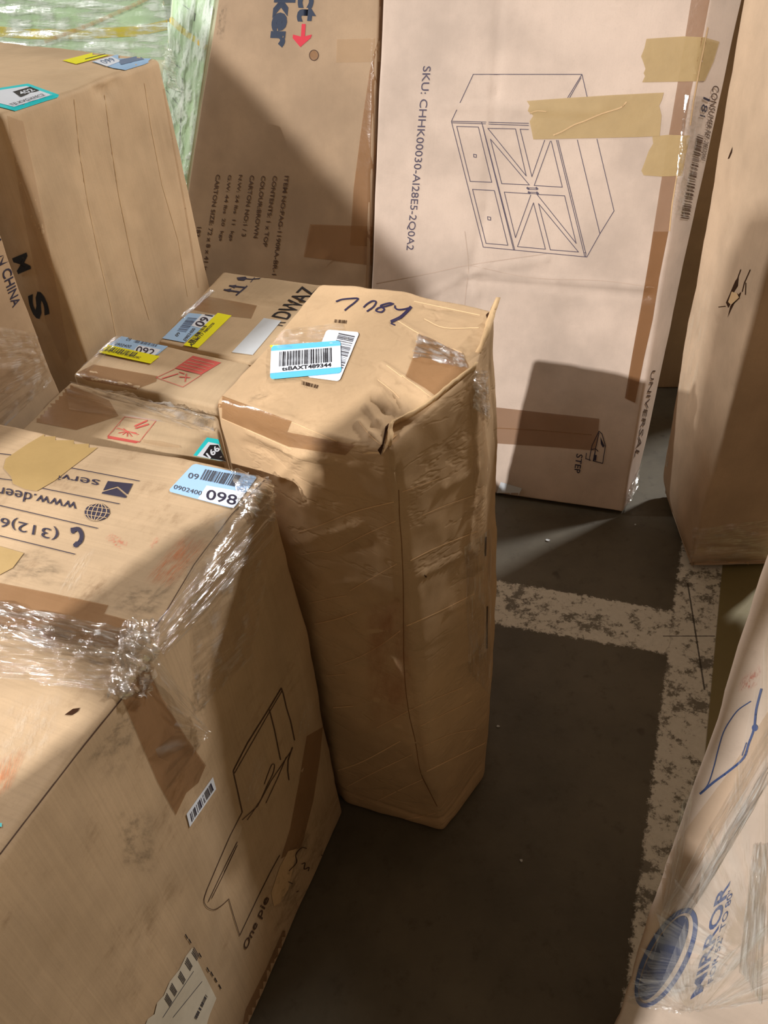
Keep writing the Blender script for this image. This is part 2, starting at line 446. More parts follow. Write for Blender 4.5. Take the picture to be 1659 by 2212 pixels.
def ribbon_polys(pts, w):
    out = []
    P = [np.array(p, float) for p in pts]
    for a, b in zip(P[:-1], P[1:]):
        d = b - a; L = np.linalg.norm(d)
        if L < 1e-6: continue
        d /= L; n = np.array([-d[1], d[0]]) * w / 2; e = d * w * .35
        out.append([tuple(a - e + n), tuple(b + e + n), tuple(b + e - n), tuple(a - e - n)])
    return out
def ink(car, name, lines, w, mat, off=.0011, step=12, split=False, **kw):
    if split:
        for l in lines: ink(car, name, [l], w, mat, off, step, **kw)
        return
    ps = []
    for l in lines: ps += ribbon_polys(l, w)
    return drape(car, name, ps, ident, mat, off=off, step=step, **kw)
def zc(sx, ox, oy): return lambda pts: [(ox + sx * x, oy + sx * y) for x, y in pts]
def ell(cx, cy, a, b, ang=0, n=40):
    ca, sa = math.cos(ang), math.sin(ang)
    return [(cx + a * math.cos(t) * ca - b * math.sin(t) * sa, cy + a * math.cos(t) * sa + b * math.sin(t) * ca) for t in [2 * math.pi * k / n for k in range(n)]]
def smooth_pts(pts, n=6):
    P = [np.array(p, float) for p in pts]; P = [2 * P[0] - P[1]] + P + [2 * P[-1] - P[-2]]; out = []
    for i in range(1, len(P) - 2):
        for k in range(n):
            t = k / n; a, b, c, d = P[i - 1:i + 3]
            out.append(tuple(.5 * ((2 * b) + (-a + c) * t + (2 * a - 5 * b + 4 * c - d) * t * t + (-a + 3 * b - 3 * c + d) * t ** 3)))
    out.append(tuple(P[-2])); return out

def wrap(car, q, mat, n=(26, 26), off=.003, wob=.006, wscale=10, name='stretch_wrap', rag=0.0, label=None):
    """clear film laid over a quad of the carton with raised wrinkles running along u"""
    f = homog(q); bm = bmesh.new(); g = {}
    for i in range(n[0] + 1):
        for j in range(n[1] + 1):
            u, v = i / n[0], j / n[1]
            if rag:
                u += rag * noise.noise(Vector((v * 9, 1.7, q[0][0]))) * (1 if i == n[0] else (-1 if i == 0 else 0))
                v += rag * noise.noise(Vector((u * 9, 5.7, q[0][1]))) * (1 if j == n[1] else (-1 if j == 0 else 0))
            g[i, j] = bm.verts.new((u, v, 0))
    for i in range(n[0]):
        for j in range(n[1]): bm.faces.new([g[i, j], g[i + 1, j], g[i + 1, j + 1], g[i, j + 1]])
    return _lay(car, name, bm, f, mat, None, off, label, wob, wscale)
# ------------------------------------------------------------------ the setting
def floor_material():
    m, nt, b = base_mat('concrete_floor')
    ob = node(nt, 'ShaderNodeTexCoord').outputs['Object']
    sx = node(nt, 'ShaderNodeSeparateXYZ'); nt.links.new(ob, sx.inputs[0]); X, Y = sx.outputs[0], sx.outputs[1]
    n1 = noise_(nt, ob, 2.5, 6, .6); n2 = noise_(nt, ob, 22, 8, .7)
    col = mixc(nt, ramp(nt, n1, .3, .7), lin((78, 74, 64)), lin((102, 97, 84)))
    col = mixc(nt, math_(nt, 'MULTIPLY', ramp(nt, n2, .52, .75), .5), col, lin((58, 52, 42)))
    spots = noise_(nt, ob, 11, 2, .4)
    col = mixc(nt, math_(nt, 'MULTIPLY', ramp(nt, spots, .70, .74), .5), col, lin((52, 46, 38)))
    warp = math_(nt, 'MULTIPLY', math_(nt, 'SUBTRACT', noise_(nt, ob, 55, 6, .75), .5), .05)
    def side(p, q, soft=.004):            # 1 on the left of p->q
        d = np.array(q[:2]) - np.array(p[:2]); d = d / np.linalg.norm(d); n = (-d[1], d[0])
        s = math_(nt, 'ADD', math_(nt, 'MULTIPLY', X, n[0]), math_(nt, 'MULTIPLY', Y, n[1]))
        s = math_(nt, 'SUBTRACT', s, float(n[0] * p[0] + n[1] * p[1]))
        return ramp(nt, math_(nt, 'ADD', s, warp), -soft, soft), s
    # long band running past the right cartons
    vL = side(hz(1385, 1880), hz(1445, 1400)); vR = side(hz(1529, 1560), hz(1556, 1270), .002)
    vert = math_(nt, 'MULTIPLY', math_(nt, 'SUBTRACT', 1.0, vL[0]), ramp(nt, vR[1], -.002, .002))
    ht = side(hz(1080, 1255), hz(1440, 1318)); hb = side(hz(1150, 1362), hz(1440, 1412))
    hor = math_(nt, 'MULTIPLY', math_(nt, 'SUBTRACT', 1.0, ht[0]), hb[0]); hor = math_(nt, 'MULTIPLY', hor, vL[0])
    paint = math_(nt, 'MAXIMUM', vert, hor)
    w1 = noise_(nt, ob, 30, 9, .78); w2 = noise_(nt, ob, 9, 5, .6)
    wear = ramp(nt, math_(nt, 'ADD', w1, math_(nt, 'MULTIPLY', math_(nt, 'SUBTRACT', w2, .5), .5)), .40, .50)
    paint = math_(nt, 'MULTIPLY', paint, math_(nt, 'ADD', math_(nt, 'MULTIPLY', wear, .8), .12))
    pc = mixc(nt, noise_(nt, ob, 70, 5, .7), lin((206, 206, 198)), lin((240, 240, 234)))
    yel = math_(nt, 'MULTIPLY', math_(nt, 'SUBTRACT', 1.0, ramp(nt, vR[1], -.002, .002)), .6)
    col = mixc(nt, yel, col, lin((150, 138, 88)))
    col = mixc(nt, paint, col, pc)
    # saw-cut joint crossing the band, and a short crack
    for p, q, w in ((hz(1487, 1270), hz(1522, 1490), .0022), (hz(1448, 1374), hz(1545, 1374), .0016)):
        d = np.array(q[:2]) - np.array(p[:2]); L = np.linalg.norm(d); d /= L
        s = math_(nt, 'ABSOLUTE', side(p, q)[1])
        t = math_(nt, 'SUBTRACT', math_(nt, 'ADD', math_(nt, 'MULTIPLY', X, d[0]), math_(nt, 'MULTIPLY', Y, d[1])), float(d @ np.array(p[:2])))
        k = math_(nt, 'MULTIPLY', math_(nt, 'LESS_THAN', math_(nt, 'ADD', s, math_(nt, 'MULTIPLY', warp, .06)), w), math_(nt, 'MULTIPLY', math_(nt, 'GREATER_THAN', t, -.02), math_(nt, 'LESS_THAN', t, float(L))))
        col = mixc(nt, math_(nt, 'MULTIPLY', k, .85), col, lin((40, 36, 30)))
    nt.links.new(col, b.inputs['Base Color'])
    rr = nt.nodes.new('ShaderNodeMapRange'); rr.inputs[3].default_value = .42; rr.inputs[4].default_value = .7
    nt.links.new(n2, rr.inputs[0]); nt.links.new(rr.outputs[0], b.inputs['Roughness'])
    bp = node(nt, 'ShaderNodeBump', Strength=.3, Distance=0.003)
    nt.links.new(math_(nt, 'ADD', n2, math_(nt, 'MULTIPLY', paint, .3)), bp.inputs['Height']); nt.links.new(bp.outputs[0], b.inputs['Normal'])
    return m
fl = mesh_obj('floor', [(-8, -8, 0), (8, -8, 0), (8, 8, 0), (-8, 8, 0)], [(0, 1, 2, 3)], floor_material(), smooth=False)
props(fl, kind='structure')
wallm = plain('painted_block_wall', (128, 120, 104), .8, .2, .1, .3)
wb = mesh_obj('wall_back', [(-8, 6, 0), (8, 6, 0), (8, 6, 7), (-8, 6, 7), (-8, 6.2, 0), (8, 6.2, 0), (8, 6.2, 7), (-8, 6.2, 7)],
              [(0, 1, 2, 3), (5, 4, 7, 6), (3, 2, 6, 7), (4, 0, 3, 7), (1, 5, 6, 2)], wallm, smooth=False)
props(wb, kind='structure')

def P3(x, y, z=0): return np.array([x, y, z], float)
def drop(p, z): return np.array([p[0], p[1], z])

# ------------------------------------------------------------------ near carton (sticker 098)
zt = .95
a0 = hz(590, 1030, zt); dirn = (hz(0, 1850, zt) - a0); dirn /= np.linalg.norm(dirn)
lft = hz(0, 910, zt) - a0; lft /= np.linalg.norm(lft)
T0 = a0 + dirn * 1.15; T1 = a0; T2 = a0 + lft * .60; T3 = T2 + dirn * 1.15
b1 = hz(742, 1752); bd = hz(545, 2200) - b1; bd /= np.linalg.norm(bd)
B1 = b1; B0 = b1 + bd * 1.15; B2 = drop(T2, 0) + P3(.02, .0); B3 = drop(T3, 0)
bm = box_bm([B0, B1, B2, B3], [T0, T1, T2, T3], r=.012, step=.014)
Z = zc(.3858, 0, 880); Y3 = zc(.367, 350, 1400)
nearcr = [([(590, 1030), (480, 1160), (330, 1370)], .006, -.004), ([(560, 1060), (450, 1190), (300, 1400)], .004, .003),
          ([(290, 1290), (130, 1500), (0, 1650)], .006, .004), ([(240, 1500), (90, 1670), (0, 1780)], .006, -.003),
          ([(330, 1200), (260, 1330)], .006, -.003), ([(518, 1792), (655, 1655)], .006, .005),
          ([(357, 1925), (360, 1955)], .008, -.006), ([(318, 1985), (325, 2015)], .008, -.006), ([(118, 2040), (90, 2130)], .006, -.004),
          ([(440, 1690), (500, 1900), (470, 2100)], .03, -.006), ([(620, 1100), (640, 1400), (700, 1650)], .03, .006)]
near = Carton('cardboard_box', bm, MT['near'], 'large scuffed cardboard box in the left foreground with pale blue sticker 098', 'box', .006, 3.5, nearcr)
# gummed tapes and packing tape on top
patch(near, 'paper_tape', [(115, 928), (160, 938), (233, 951), (190, 985), (154, 1012), (118, 1040), (80, 1062), (55, 1058), (29, 1046), (24, 1030), (8, 1012), (13, 992), (60, 960)], MT['papertape'], off=.0012, label='tan gummed paper tape with a torn end')
patch(near, 'paper_tape', [(-30, 1178), (0, 1181), (52, 1196), (40, 1212), (28, 1228), (0, 1243), (-30, 1248)], MT['papertape'], off=.0012)
patch(near, 'packing_tape', [(-30, 1252), (0, 1260), (120, 1284), (235, 1308), (226, 1326), (300, 1346), (250, 1402), (120, 1385), (0, 1355), (-30, 1348)], MT['tape'], off=.0008, label='clear brown packing tape along the top seam')
patch(near, 'packing_tape', [(262, 1506), (300, 1455), (318, 1440), (345, 1500), (400, 1590), (444, 1653), (428, 1690), (402, 1712), (379, 1760), (340, 1690)], MT['tape'], off=.0008, label='clear brown packing tape folded over the edge')
patch(near, 'packing_tape', [(662, 1590), (697, 1570), (690, 1640), (676, 1730), (651, 1829), (630, 1842), (606, 1855), (626, 1790), (645, 1690)], MT['tape'], off=.0008)
patch(near, 'packing_tape', [(610, 2010), (655, 2010), (600, 2120), (560, 2200), (520, 2230), (530, 2180), (575, 2090)], MT['tape'], off=.0008)
# stickers
def blue_sticker(car, q, num, nq, cq, q09, qlong, wq, bq, seed=1, lab=None):
    s = quadp(car, 'blue_sticker', q, MT['bluelab'], off=.0018, poly=shape_poly(rad=.06, asp=1.6), label=lab)
    quadp(car, 'number_field', wq, MT['whitelab'], s, ) if False else drape(car, 'number_field', [[(0, 0), (1, 0), (1, 1), (0, 1)]], homog(wq), MT['whitelab'], s, off=.0022, step=.3)
    barcode(car, bq, 26, MT['grey'], s, off=.0024, seed=seed)
    text(car, num, nq, MT['ink'], s, off=.0026, bold=.012, name='printed_number')
    if q09: text(car, '09', q09, MT['grey'], s, off=.0024)
    if qlong: text(car, '0902400', qlong, MT['grey'], s, off=.0024)
    return s
blue_sticker(near, [(419, 1003), (557, 1031), (505, 1101), (363, 1063)], '098', [(449, 1059), (515, 1073), (509, 1095), (444, 1081)], None,
             [(409, 1023), (431, 1027), (428, 1039), (406, 1035)], [(378, 1049), (438, 1064), (435, 1073), (375, 1058)],
             [(447, 1051), (531, 1066), (505, 1100), (428, 1080)], [(444, 1016), (523, 1030), (509, 1054), (432, 1038)], 3, 'pale blue sticker numbered 098')
# contact print, upside down
L = [Z([(400, 342), (780, 415)]), Z([(235, 455), (668, 543)]), Z([(-60, 540), (0, 552), (547, 680)]), Z([(-60, 708), (0, 722), (420, 825)]), Z([(-60, 252), (0, 261), (70, 270)]), Z([(-60, 388), (0, 401), (80, 412)])]
ink(near, 'printed_rule', L, 1.7, MT['ink'], split=True)
text(near, 'servi', Z([(548, 452), (325, 408), (334, 372), (560, 410)]), MT['ink'], name='printed_text')
text(near, 'www.deer', Z([(424, 590), (-20, 500), (-8, 445), (436, 535)]), MT['ink'], name='printed_text')
text(near, '(312)62', Z([(322, 752), (-60, 655), (-46, 588), (334, 676)]), MT['ink'], name='printed_text')
env = homog(Z([(705, 510), (570, 485), (605, 415), (745, 430)]))
drape(near, 'envelope_icon', [[(0, 0), (0, .12), (.5, .58), (1, .12), (1, 0)], [(0, .24), (.5, .70), (1, .24), (1, 1), (0, 1)]], env, MT['ink'], off=.0011, step=.3)
gq = homog(Z([(603, 652), (455, 628), (490, 530), (632, 548)]))
drape(near, 'globe_icon', [ell(.5, .5, .47, .47)], gq, MT['ink'], off=.0011, step=.2)
gl = []
for k in (.18, .36): gl.append(ell(.5, .5, k, .47, 0, 28) + [ell(.5, .5, k, .47, 0, 28)[0]])
gl += [[(.03, .5), (.97, .5)], [(.1, .26), (.9, .26)], [(.1, .74), (.9, .74)], [(.5, .03), (.5, .97)]]
ps = []
for l in gl: ps += ribbon_polys(l, .035)
drape(near, 'globe_lines', ps, gq, MT['near'], off=.0016, step=.3)
ph = smooth_pts([(405, 688), (440, 686), (458, 715), (452, 750), (425, 775)], 5)
ink(near, 'phone_icon', [Z(ph)], 9, MT['ink'], off=.0011)
patch(near, 'phone_icon', Z([(396, 690), (412, 676), (430, 694), (412, 712), (400, 706)]), MT['ink'], off=.0012)
patch(near, 'phone_icon', Z([(410, 770), (428, 752), (446, 772), (432, 788), (414, 784)]), MT['ink'], off=.0012)
# scuffs and rubs
quadp(near, 'orange_scuff', Z([(1020, 690), (1215, 730), (960, 1040), (770, 990)]), MT['scuffo'], off=.0008)
quadp(near, 'red_scuff', Z([(610, 690), (740, 760), (690, 815), (580, 740)]), MT['scuffr'], off=.0009)
quadp(near, 'red_scuff', Z([(880, 715), (905, 735), (850, 805), (830, 780)]), MT['scuffr'], off=.0009)
quadp(near, 'grime_patch', Z([(0, 820), (260, 780), (620, 1080), (0, 990)]), MT['scuffg'], off=.0007)
quadp(near, 'grime_patch', Z([(720, 980), (1010, 1000), (860, 1250), (600, 1140)]), MT['scuffg'], off=.0007)
quadp(near, 'grime_patch', [(255, 1545), (300, 1540), (280, 1740), (130, 1700)], MT['scuffg'], off=.0007)
quadp(near, 'grime_patch', [(240, 1740), (340, 1730), (340, 1900), (260, 1880)], MT['scuffg'], off=.0007)
quadp(near, 'pale_rub', [(0, 1500), (150, 1480), (110, 1640), (-40, 1700)], MT['scuffw'], off=.0007)
quadp(near, 'orange_scuff', [(-30, 1640), (70, 1600), (30, 1700), (-40, 1760)], MT['scuffo'], off=.0008)
quadp(near, 'pale_rub', Y3([(820, 285), (900, 300), (862, 520), (770, 570)]), MT['scuffw'], off=.0010)
quadp(near, 'pale_rub', Y3([(530, 600), (640, 560), (560, 900), (470, 960)]), MT['scuffw'], off=.0008)
patch(near, 'torn_patch', Y3([(740, 1195), (790, 1180), (770, 1290), (740, 1420), (690, 1500), (655, 1520), (640, 1440), (690, 1290)]), MT['core'], off=.0009, label='pale patch of torn board')
patch(near, 'torn_hole', [(140, 1545), (158, 1532), (173, 1530), (168, 1538), (155, 1546)], MT['hole'], off=.0009)
quadp(near, 'pale_rub', Z([(430, 830), (560, 760), (420, 1090), (300, 1060)]), MT['scuffw'], off=.0008)
quadp(near, 'grime_patch', [(350, 1260), (420, 1210), (330, 1370), (270, 1340)], MT['scuffg'], off=.0008)
quadp(near, 'grime_patch', Y3([(120, 30), (300, 10), (260, 420), (180, 400)]), MT['scuffg'], off=.0008)
quadp(near, 'grime_patch', [(560, 1850), (720, 1700), (700, 1950), (560, 2150)], MT['scuffg'], off=.0008)
quadp(near, 'red_scuff', Y3([(785, 1505), (815, 1500), (820, 1590), (790, 1600)]), MT['scuffr'], off=.0009)
# narrow barcode sticker on the side
s = patch(near, 'barcode_sticker', [(458, 1678), (465, 1704), (408, 1786), (401, 1758)], MT['whitelab'], off=.0016, label='narrow white barcode sticker')
barcode(near, [(408, 1757), (455, 1688), (461, 1703), (412, 1775)], 20, MT['ink'], s, off=.0020, seed=5)
# line drawing on the side
ink(near, 'line_drawing', [Y3([(700, 235), (625, 360), (500, 560), (418, 720), (420, 740), (445, 850), (470, 965)]), Y3([(630, 362), (660, 480), (695, 655)]),
    Y3([(700, 235), (712, 270), (730, 350)]), Y3([(730, 350), (755, 430), (778, 540)]), Y3([(765, 585), (740, 660), (738, 720), (745, 775)])], 2.2, MT['inkfaint'], split=True)
ink(near, 'line_drawing', [Y3([(705, 250), (625, 385), (425, 735)]), Y3(smooth_pts([(600, 800), (625, 730), (645, 685), (660, 690), (650, 740), (620, 800), (580, 890), (560, 920)])),
    Y3([(470, 965), (400, 1100), (330, 1260), (262, 1420)]), Y3(smooth_pts([(262, 1420), (245, 1480), (260, 1520), (300, 1538), (345, 1515), (390, 1475)])),
    Y3([(390, 1475), (420, 1580), (455, 1690)]), Y3([(455, 1690), (560, 1470), (640, 1310), (690, 1220)]), Y3([(470, 1010), (560, 930), (640, 780), (755, 610)]),
    Y3([(270, 1490), (340, 1340), (440, 1140)]), Y3([(290, 1470), (360, 1330), (440, 1160)]), Y3([(610, 910), (680, 760), (730, 640)]), Y3([(500, 1010), (575, 900)])], 1.4, MT['inkfaint'], split=True)
text(near, 'One pie', Y3([(473, 1752), (600, 1455), (640, 1478), (500, 1790)]), MT['inkfaint'], bold=.01)
ink(near, 'line_drawing', [Y3(smooth_pts([(745, 1310), (790, 1260), (785, 1215), (820, 1175), (848, 1178)])), Y3(smooth_pts([(820, 1270), (840, 1265), (835, 1300), (862, 1290), (860, 1310)])),
    Y3([(742, 1375), (765, 1385)]), Y3([(790, 1435), (800, 1428)])], 2.0, MT['inkfaint'], split=True)
patch(near, 'black_print_block', Y3([(935, 1215), (958, 1222), (918, 1372), (898, 1362)]), MT['black'], off=.0011)
ink(near, 'stitch_marks', [Y3([(a, b), (a + 12, b + 22)]) for a, b in ((135, 1685), (155, 1712), (215, 1795), (262, 1880), (285, 1905), (308, 1940), (332, 1980))], 2.2, MT['black'], split=True)
s = patch(near, 'shipping_label', [(414, 2046), (422, 2068), (440, 2105), (466, 2156), (452, 2190), (436, 2240), (300, 2240), (318, 2200), (332, 2190), (338, 2165), (352, 2150), (365, 2120), (385, 2095), (400, 2065)], MT['dirtylab'], off=.0014, label='white shipping label with a torn and rubbed edge')
barcode(near, Y3([(250, 2035), (262, 2050), (195, 2190), (180, 2180)]), 12, MT['grey'], s, off=.0019, seed=8, vert=True)
for k, (x, y) in enumerate(((170, 1790), (130, 1850), (90, 1930), (40, 2000), (10, 2060))):
    ink(near, 'printed_line', [Y3([(x + 4 * j, y - 10 * j), (x + 30 + 4 * j, y + 45 - 8 * j)]) for j in range(4)], 1.6, MT['grey'], off=.0018, parent=s)
ink(near, 'printed_line', [Y3([(0, 2170), (180, 1900)]), Y3([(60, 2170), (230, 1960)])], 1.2, MT['grey'], off=.0018, parent=s)
ink(near, 'cyan_mark', [[(-6, 1783), (2, 1783)]], 8, MT['cyanlab'])
# board edges seen along the rim
ink(near, 'creased_rim', [Z([(1480, 410), (1300, 600), (1090, 880), (930, 1150), (865, 1240)])], 2.0, MT['inkfaint'])
ink(near, 'creased_rim', [[(285, 1480), (180, 1610), (80, 1740), (0, 1845)]], 3.0, MT['inkfaint'])
# film
wrap(near, [(-30, 1300), (330, 1375), (290, 1440), (-30, 1380)], MT['film2'], (50, 34), .003, .007, 9, rag=.02, label='bunched clear stretch wrap across the top')
wrap(near, [(-30, 1375), (300, 1432), (262, 1500), (-30, 1470)], MT['film'], (40, 26), .002, .004, 8, rag=.03)
wrap(near, [(270, 1350), (345, 1345), (318, 1500), (232, 1510)], MT['film2'], (30, 30), .004, .010, 6, rag=.05, label='crumpled knot of stretch wrap at the corner')
wrap(near, [(500, 1015), (618, 1030), (600, 1130), (520, 1110)], MT['film2'], (26, 26), .003, .006, 7, rag=.05)
wrap(near, [(600, 1040), (320, 1370), (350, 1420), (618, 1120)], MT['film'], (44, 20), .002, .005, 7)
wrap(near, [(320, 1400), (430, 1560), (440, 1590), (370, 1680)], MT['film'], (24, 24), .004, .010, 5, rag=.05, label='loose flap of stretch wrap hanging on the side')
wrap(near, [(400, 1150), (602, 1060), (540, 1420), (420, 1540)], MT['film'], (24, 30), .002, .004, 4)

# ------------------------------------------------------------------ crumpled centre carton
cols = [  # bottom, top for the seven edges, counter-clockwise seen from above
    (hz(958, 1804), hz(838, 975, 1.03)), (hz(1046, 1652, .06) * [1, 1, 0], hz(1036, 792, 1.085)),
    (P3(.222, 1.20), hz(1072, 672, 1.12)), (P3(.08, 1.40), hz(868, 626, 1.11)), (P3(-.06, 1.49), hz(690, 612, 1.08)), (P3(-.262, 1.14), hz(467, 866, 1.0)), (hz(748, 1746), hz(640, 925, 1.015))]
def loft_bm(cols, r=.02, nz=170, per=.0065, rings=44):
    Bc = [np.array(c[0], float) for c in cols]; Tc = [np.array(c[1], float) for c in cols]; N = len(cols)
    segs = [max(3, int(np.linalg.norm(Tc[(i + 1) % N] - Tc[i]) / per)) for i in range(N)]
    def loop(c):
        C = [Bc[i] * (1 - c) + Tc[i] * c for i in range(N)]; out = []
        for i in range(N):
            for k in range(segs[i]): out.append(C[i] + (C[(i + 1) % N] - C[i]) * k / segs[i])
        out = np.array(out)
        for _ in range(3): out = (np.roll(out, 1, 0) + out * 2 + np.roll(out, -1, 0)) / 4
        return out
    hgt = [0, .004, .012, .025] + [.025 + (1 - .037) * k / nz for k in range(1, nz + 1)] + [.993, .997, 1.0]
    ins = [.06, .03, .008, 0] + [0] * nz + [.004, .010, .022]
    bm = bmesh.new(); uvl = bm.loops.layers.uv.new('UVMap'); R_ = []
    for h, s in zip(hgt, ins):
        l = loop(h); c = l.mean(0); c2 = c.copy()
        l2 = l + (c - l) * s; l2[:, 2] = l[:, 2] * (1 - s) + (l[:, 2]) * s
        R_.append([bm.verts.new(tuple(p)) for p in l2])
    n = len(R_[0]); top = np.array([tuple(v.co) for v in R_[-1]]); ct = top.mean(0); ct[2] += .004
    for k in range(1, rings):
        t = k / rings; R_.append([bm.verts.new(tuple(p)) for p in top + (ct - top) * t])
    per_u = [0]
    for i in range(n): per_u.append(per_u[-1] + np.linalg.norm(top[(i + 1) % n] - top[i]))
    m = len(hgt)
    for a in range(len(R_) - 1):
        for i in range(n):
            j = (i + 1) % n
            f = bm.faces.new([R_[a][i], R_[a][j], R_[a + 1][j], R_[a + 1][i]]); f.smooth = True
            for lp, (u, vv) in zip(f.loops, ((per_u[i], R_[a][i]), (per_u[i + 1], R_[a][j]), (per_u[i + 1], R_[a + 1][j]), (per_u[i], R_[a + 1][i]))):
                lp[uvl].uv = (u, vv.co.z) if a < m - 1 else (vv.co.x + 5, vv.co.y)
    cv = bm.verts.new(tuple(ct))
    for i in range(n):
        f = bm.faces.new([R_[-1][i], R_[-1][(i + 1) % n], cv]); f.smooth = True
        for lp in f.loops: lp[uvl].uv = (lp.vert.co.x + 5, lp.vert.co.y)
    bmesh.ops.contextual_create(bm, geom=R_[0])
    bmesh.ops.recalc_face_normals(bm, faces=bm.faces[:])
    return bm
Z3 = zc(.2713, 700, 600); Z2 = zc(.3134, 380, 560)
cc = []
def cz(zf, pts, w, d): cc.append((zf(pts), w, d * .75))
# wrinkles fanning over the top and down the front
cz(Z3, [(440, 815), (560, 930), (620, 1010)], .006, -.006); cz(Z3, [(470, 690), (640, 800), (860, 960)], .005, .006)
cz(Z3, [(370, 950), (480, 1040), (560, 1090)], .007, -.006); cz(Z3, [(280, 1150), (380, 1260), (455, 1330)], .006, .009)
cz(Z3, [(330, 1010), (430, 1140), (490, 1190)], .006, .006); cz(Z3, [(620, 950), (700, 1070)], .006, .006)
cz(Z3, [(400, 880), (470, 900), (560, 1010)], .006, .005)
cz(Z3, [(600, 350), (780, 460), (1090, 600)], .006, .006); cz(Z3, [(700, 190), (900, 230), (1240, 300)], .006, -.006)
cz(Z3, [(800, 250), (940, 300), (1230, 380)], .005, .005); cz(Z3, [(720, 640), (1100, 700)], .004, -.004)
cz(Z3, [(0, 1430), (140, 1460), (300, 1500)], .004, .004); cz(Z3, [(0, 1640), (130, 1680)], .005, .005)
cz(Z2, [(300, 940), (500, 1020), (800, 1120), (1100, 1250)], .006, .005); cz(Z2, [(290, 1080), (520, 1180), (800, 1300), (1050, 1370)], .007, .008)
cz(Z2, [(300, 1140), (500, 1260), (700, 1330)], .007, -.006); cz(Z2, [(340, 1200), (520, 1330)], .006, .006)
cz(Z2, [(720, 1500), (860, 1360), (1000, 1310)], .008, .006); cz(Z2, [(820, 1590), (1000, 1460), (1180, 1400)], .008, -.003)
for k, (p, w, d) in enumerate([([(640, 1170), (780, 1130), (950, 1050), (1020, 1010)], .007, .004), ([(650, 1210), (800, 1170), (1010, 1100)], .008, -.004),
        ([(655, 1265), (760, 1250), (900, 1235), (1010, 1180)], .006, .004), ([(690, 1330), (860, 1290), (1030, 1230)], .009, -.005),
        ([(680, 1360), (850, 1350), (960, 1310), (1040, 1270)], .006, .004), ([(695, 1440), (800, 1430), (900, 1400), (1045, 1330)], .007, -.004),
        ([(700, 1530), (820, 1500), (960, 1440), (1040, 1400)], .006, .004), ([(715, 1590), (860, 1560), (1000, 1500), (1050, 1470)], .006, .004),
        ([(735, 1660), (800, 1640), (900, 1605), (1040, 1540)], .006, -.004), ([(760, 1680), (870, 1650), (1000, 1590)], .005, .004),
        ([(760, 1710), (880, 1700), (925, 1690)], .004, -.004), ([(905, 1640), (935, 1700), (955, 1800)], .008, .006),
        ([(735, 1700), (820, 1735), (900, 1765), (955, 1770), (1040, 1650)], .006, -.006), ([(858, 1010), (868, 1200), (885, 1450), (915, 1660)], .004, -.005),
        ([(1000, 1100), (1035, 1060), (1068, 1020)], .006, .007), ([(1010, 1190), (1060, 1130)], .006, .006), ([(1030, 830), (1020, 1000), (1000, 1180)], .008, .006),
        ([(1055, 700), (1060, 800), (1062, 1000)], .006, -.005), ([(1045, 1290), (1000, 1420), (1035, 1500)], .006, .005)]):
    cc.append((p, w * .9, d * .85))
def cbulge(co):
    return .012 * math.sin(math.pi * min(1, max(0, co.z / 1.05)))
ctr = Carton('crumpled_cardboard_box', loft_bm(cols), MT['center'], 'tall crumpled cardboard box in the middle with 7784 written in marker on its dented top', 'box', .006, 5, cc, bulge=cbulge)
# raised torn flap rims along the right of the top, folded corner
def curl(name, pts, z0, up, thick, mat, parent, curlr=.0):
    """a standing ragged board edge: strip of real thickness following points laid on the carton"""
    base = [ctr.hit(x, y, -.004) for x, y in pts]; base = [b for b in base if b is not None]
    vs, fs = [], []
    for i, b in enumerate(base):
        nx = base[min(i + 1, len(base) - 1)] - base[max(i - 1, 0)]; nx.z = 0; nx.normalize(); side = Vector((nx.y, -nx.x, 0))
        h = up[min(i, len(up) - 1)] * (1 + .35 * noise.noise(Vector((i * 1.7, 3, 1))))
        lean = side * h * .35
        for k in (0, .5, 1.0):
            w = thick * (1 + .5 * noise.noise(Vector((i * 2.3, k * 5, 1))))
            vs += [b + Vector((0, 0, h * k)) + lean * k + side * w, b + Vector((0, 0, h * k)) + lean * k - side * w]
    m = 6
    for i in range(len(base) - 1):
        a, c = i * m, (i + 1) * m
        for k in (0, 2): fs += [(a + k, c + k, c + k + 2, a + k + 2), (a + k + 1, a + k + 3, c + k + 3, c + k + 1)]
        fs.append((a + 4, c + 4, c + 5, a + 5))
    e = (len(base) - 1) * m
    fs += [(0, 2, 3, 1), (2, 4, 5, 3), (e, e + 1, e + 3, e + 2), (e + 2, e + 3, e + 5, e + 4)]
    return mesh_obj(name, vs, fs, mat, parent)
rim_pts = smooth_pts([(838, 968), (838, 935), (845, 918), (880, 902), (925, 872), (965, 840), (1000, 812), (1026, 796)], 4)
curl('flap_rim', rim_pts, 1, [.012, .016, .014, .012], .0028, MT['core'], ctr.root)
curl('flap_rim', smooth_pts([(1030, 762), (1042, 735), (1050, 705), (1058, 682)], 4), 1, [.008, .016, .022, .030], .004, MT['core'], ctr.root)
patch(ctr, 'torn_hole', Z3([(430, 1370), (465, 1330), (490, 1190), (520, 1160), (500, 1240), (480, 1320), (455, 1410)]), MT['hole'], off=.0012)
patch(ctr, 'torn_hole', Z3([(1290, 300), (1330, 260), (1350, 290), (1300, 340)]), MT['hole'], off=.0015)
patch(ctr, 'torn_fold', Z3([(310, 1395), (360, 1380), (440, 1385), (455, 1400), (400, 1398), (340, 1402)]), MT['core'], off=.0012)
patch(ctr, 'torn_fold', Z3([(470, 1400), (490, 1330), (520, 1270), (590, 1250), (540, 1300), (500, 1360)]), MT['core'], off=.0014)
ink(ctr, 'torn_fold', [Z2([(250, 930), (290, 915), (330, 890), (370, 840), (420, 780), (470, 720), (520, 660)])], 3, MT['core'], off=.0014)
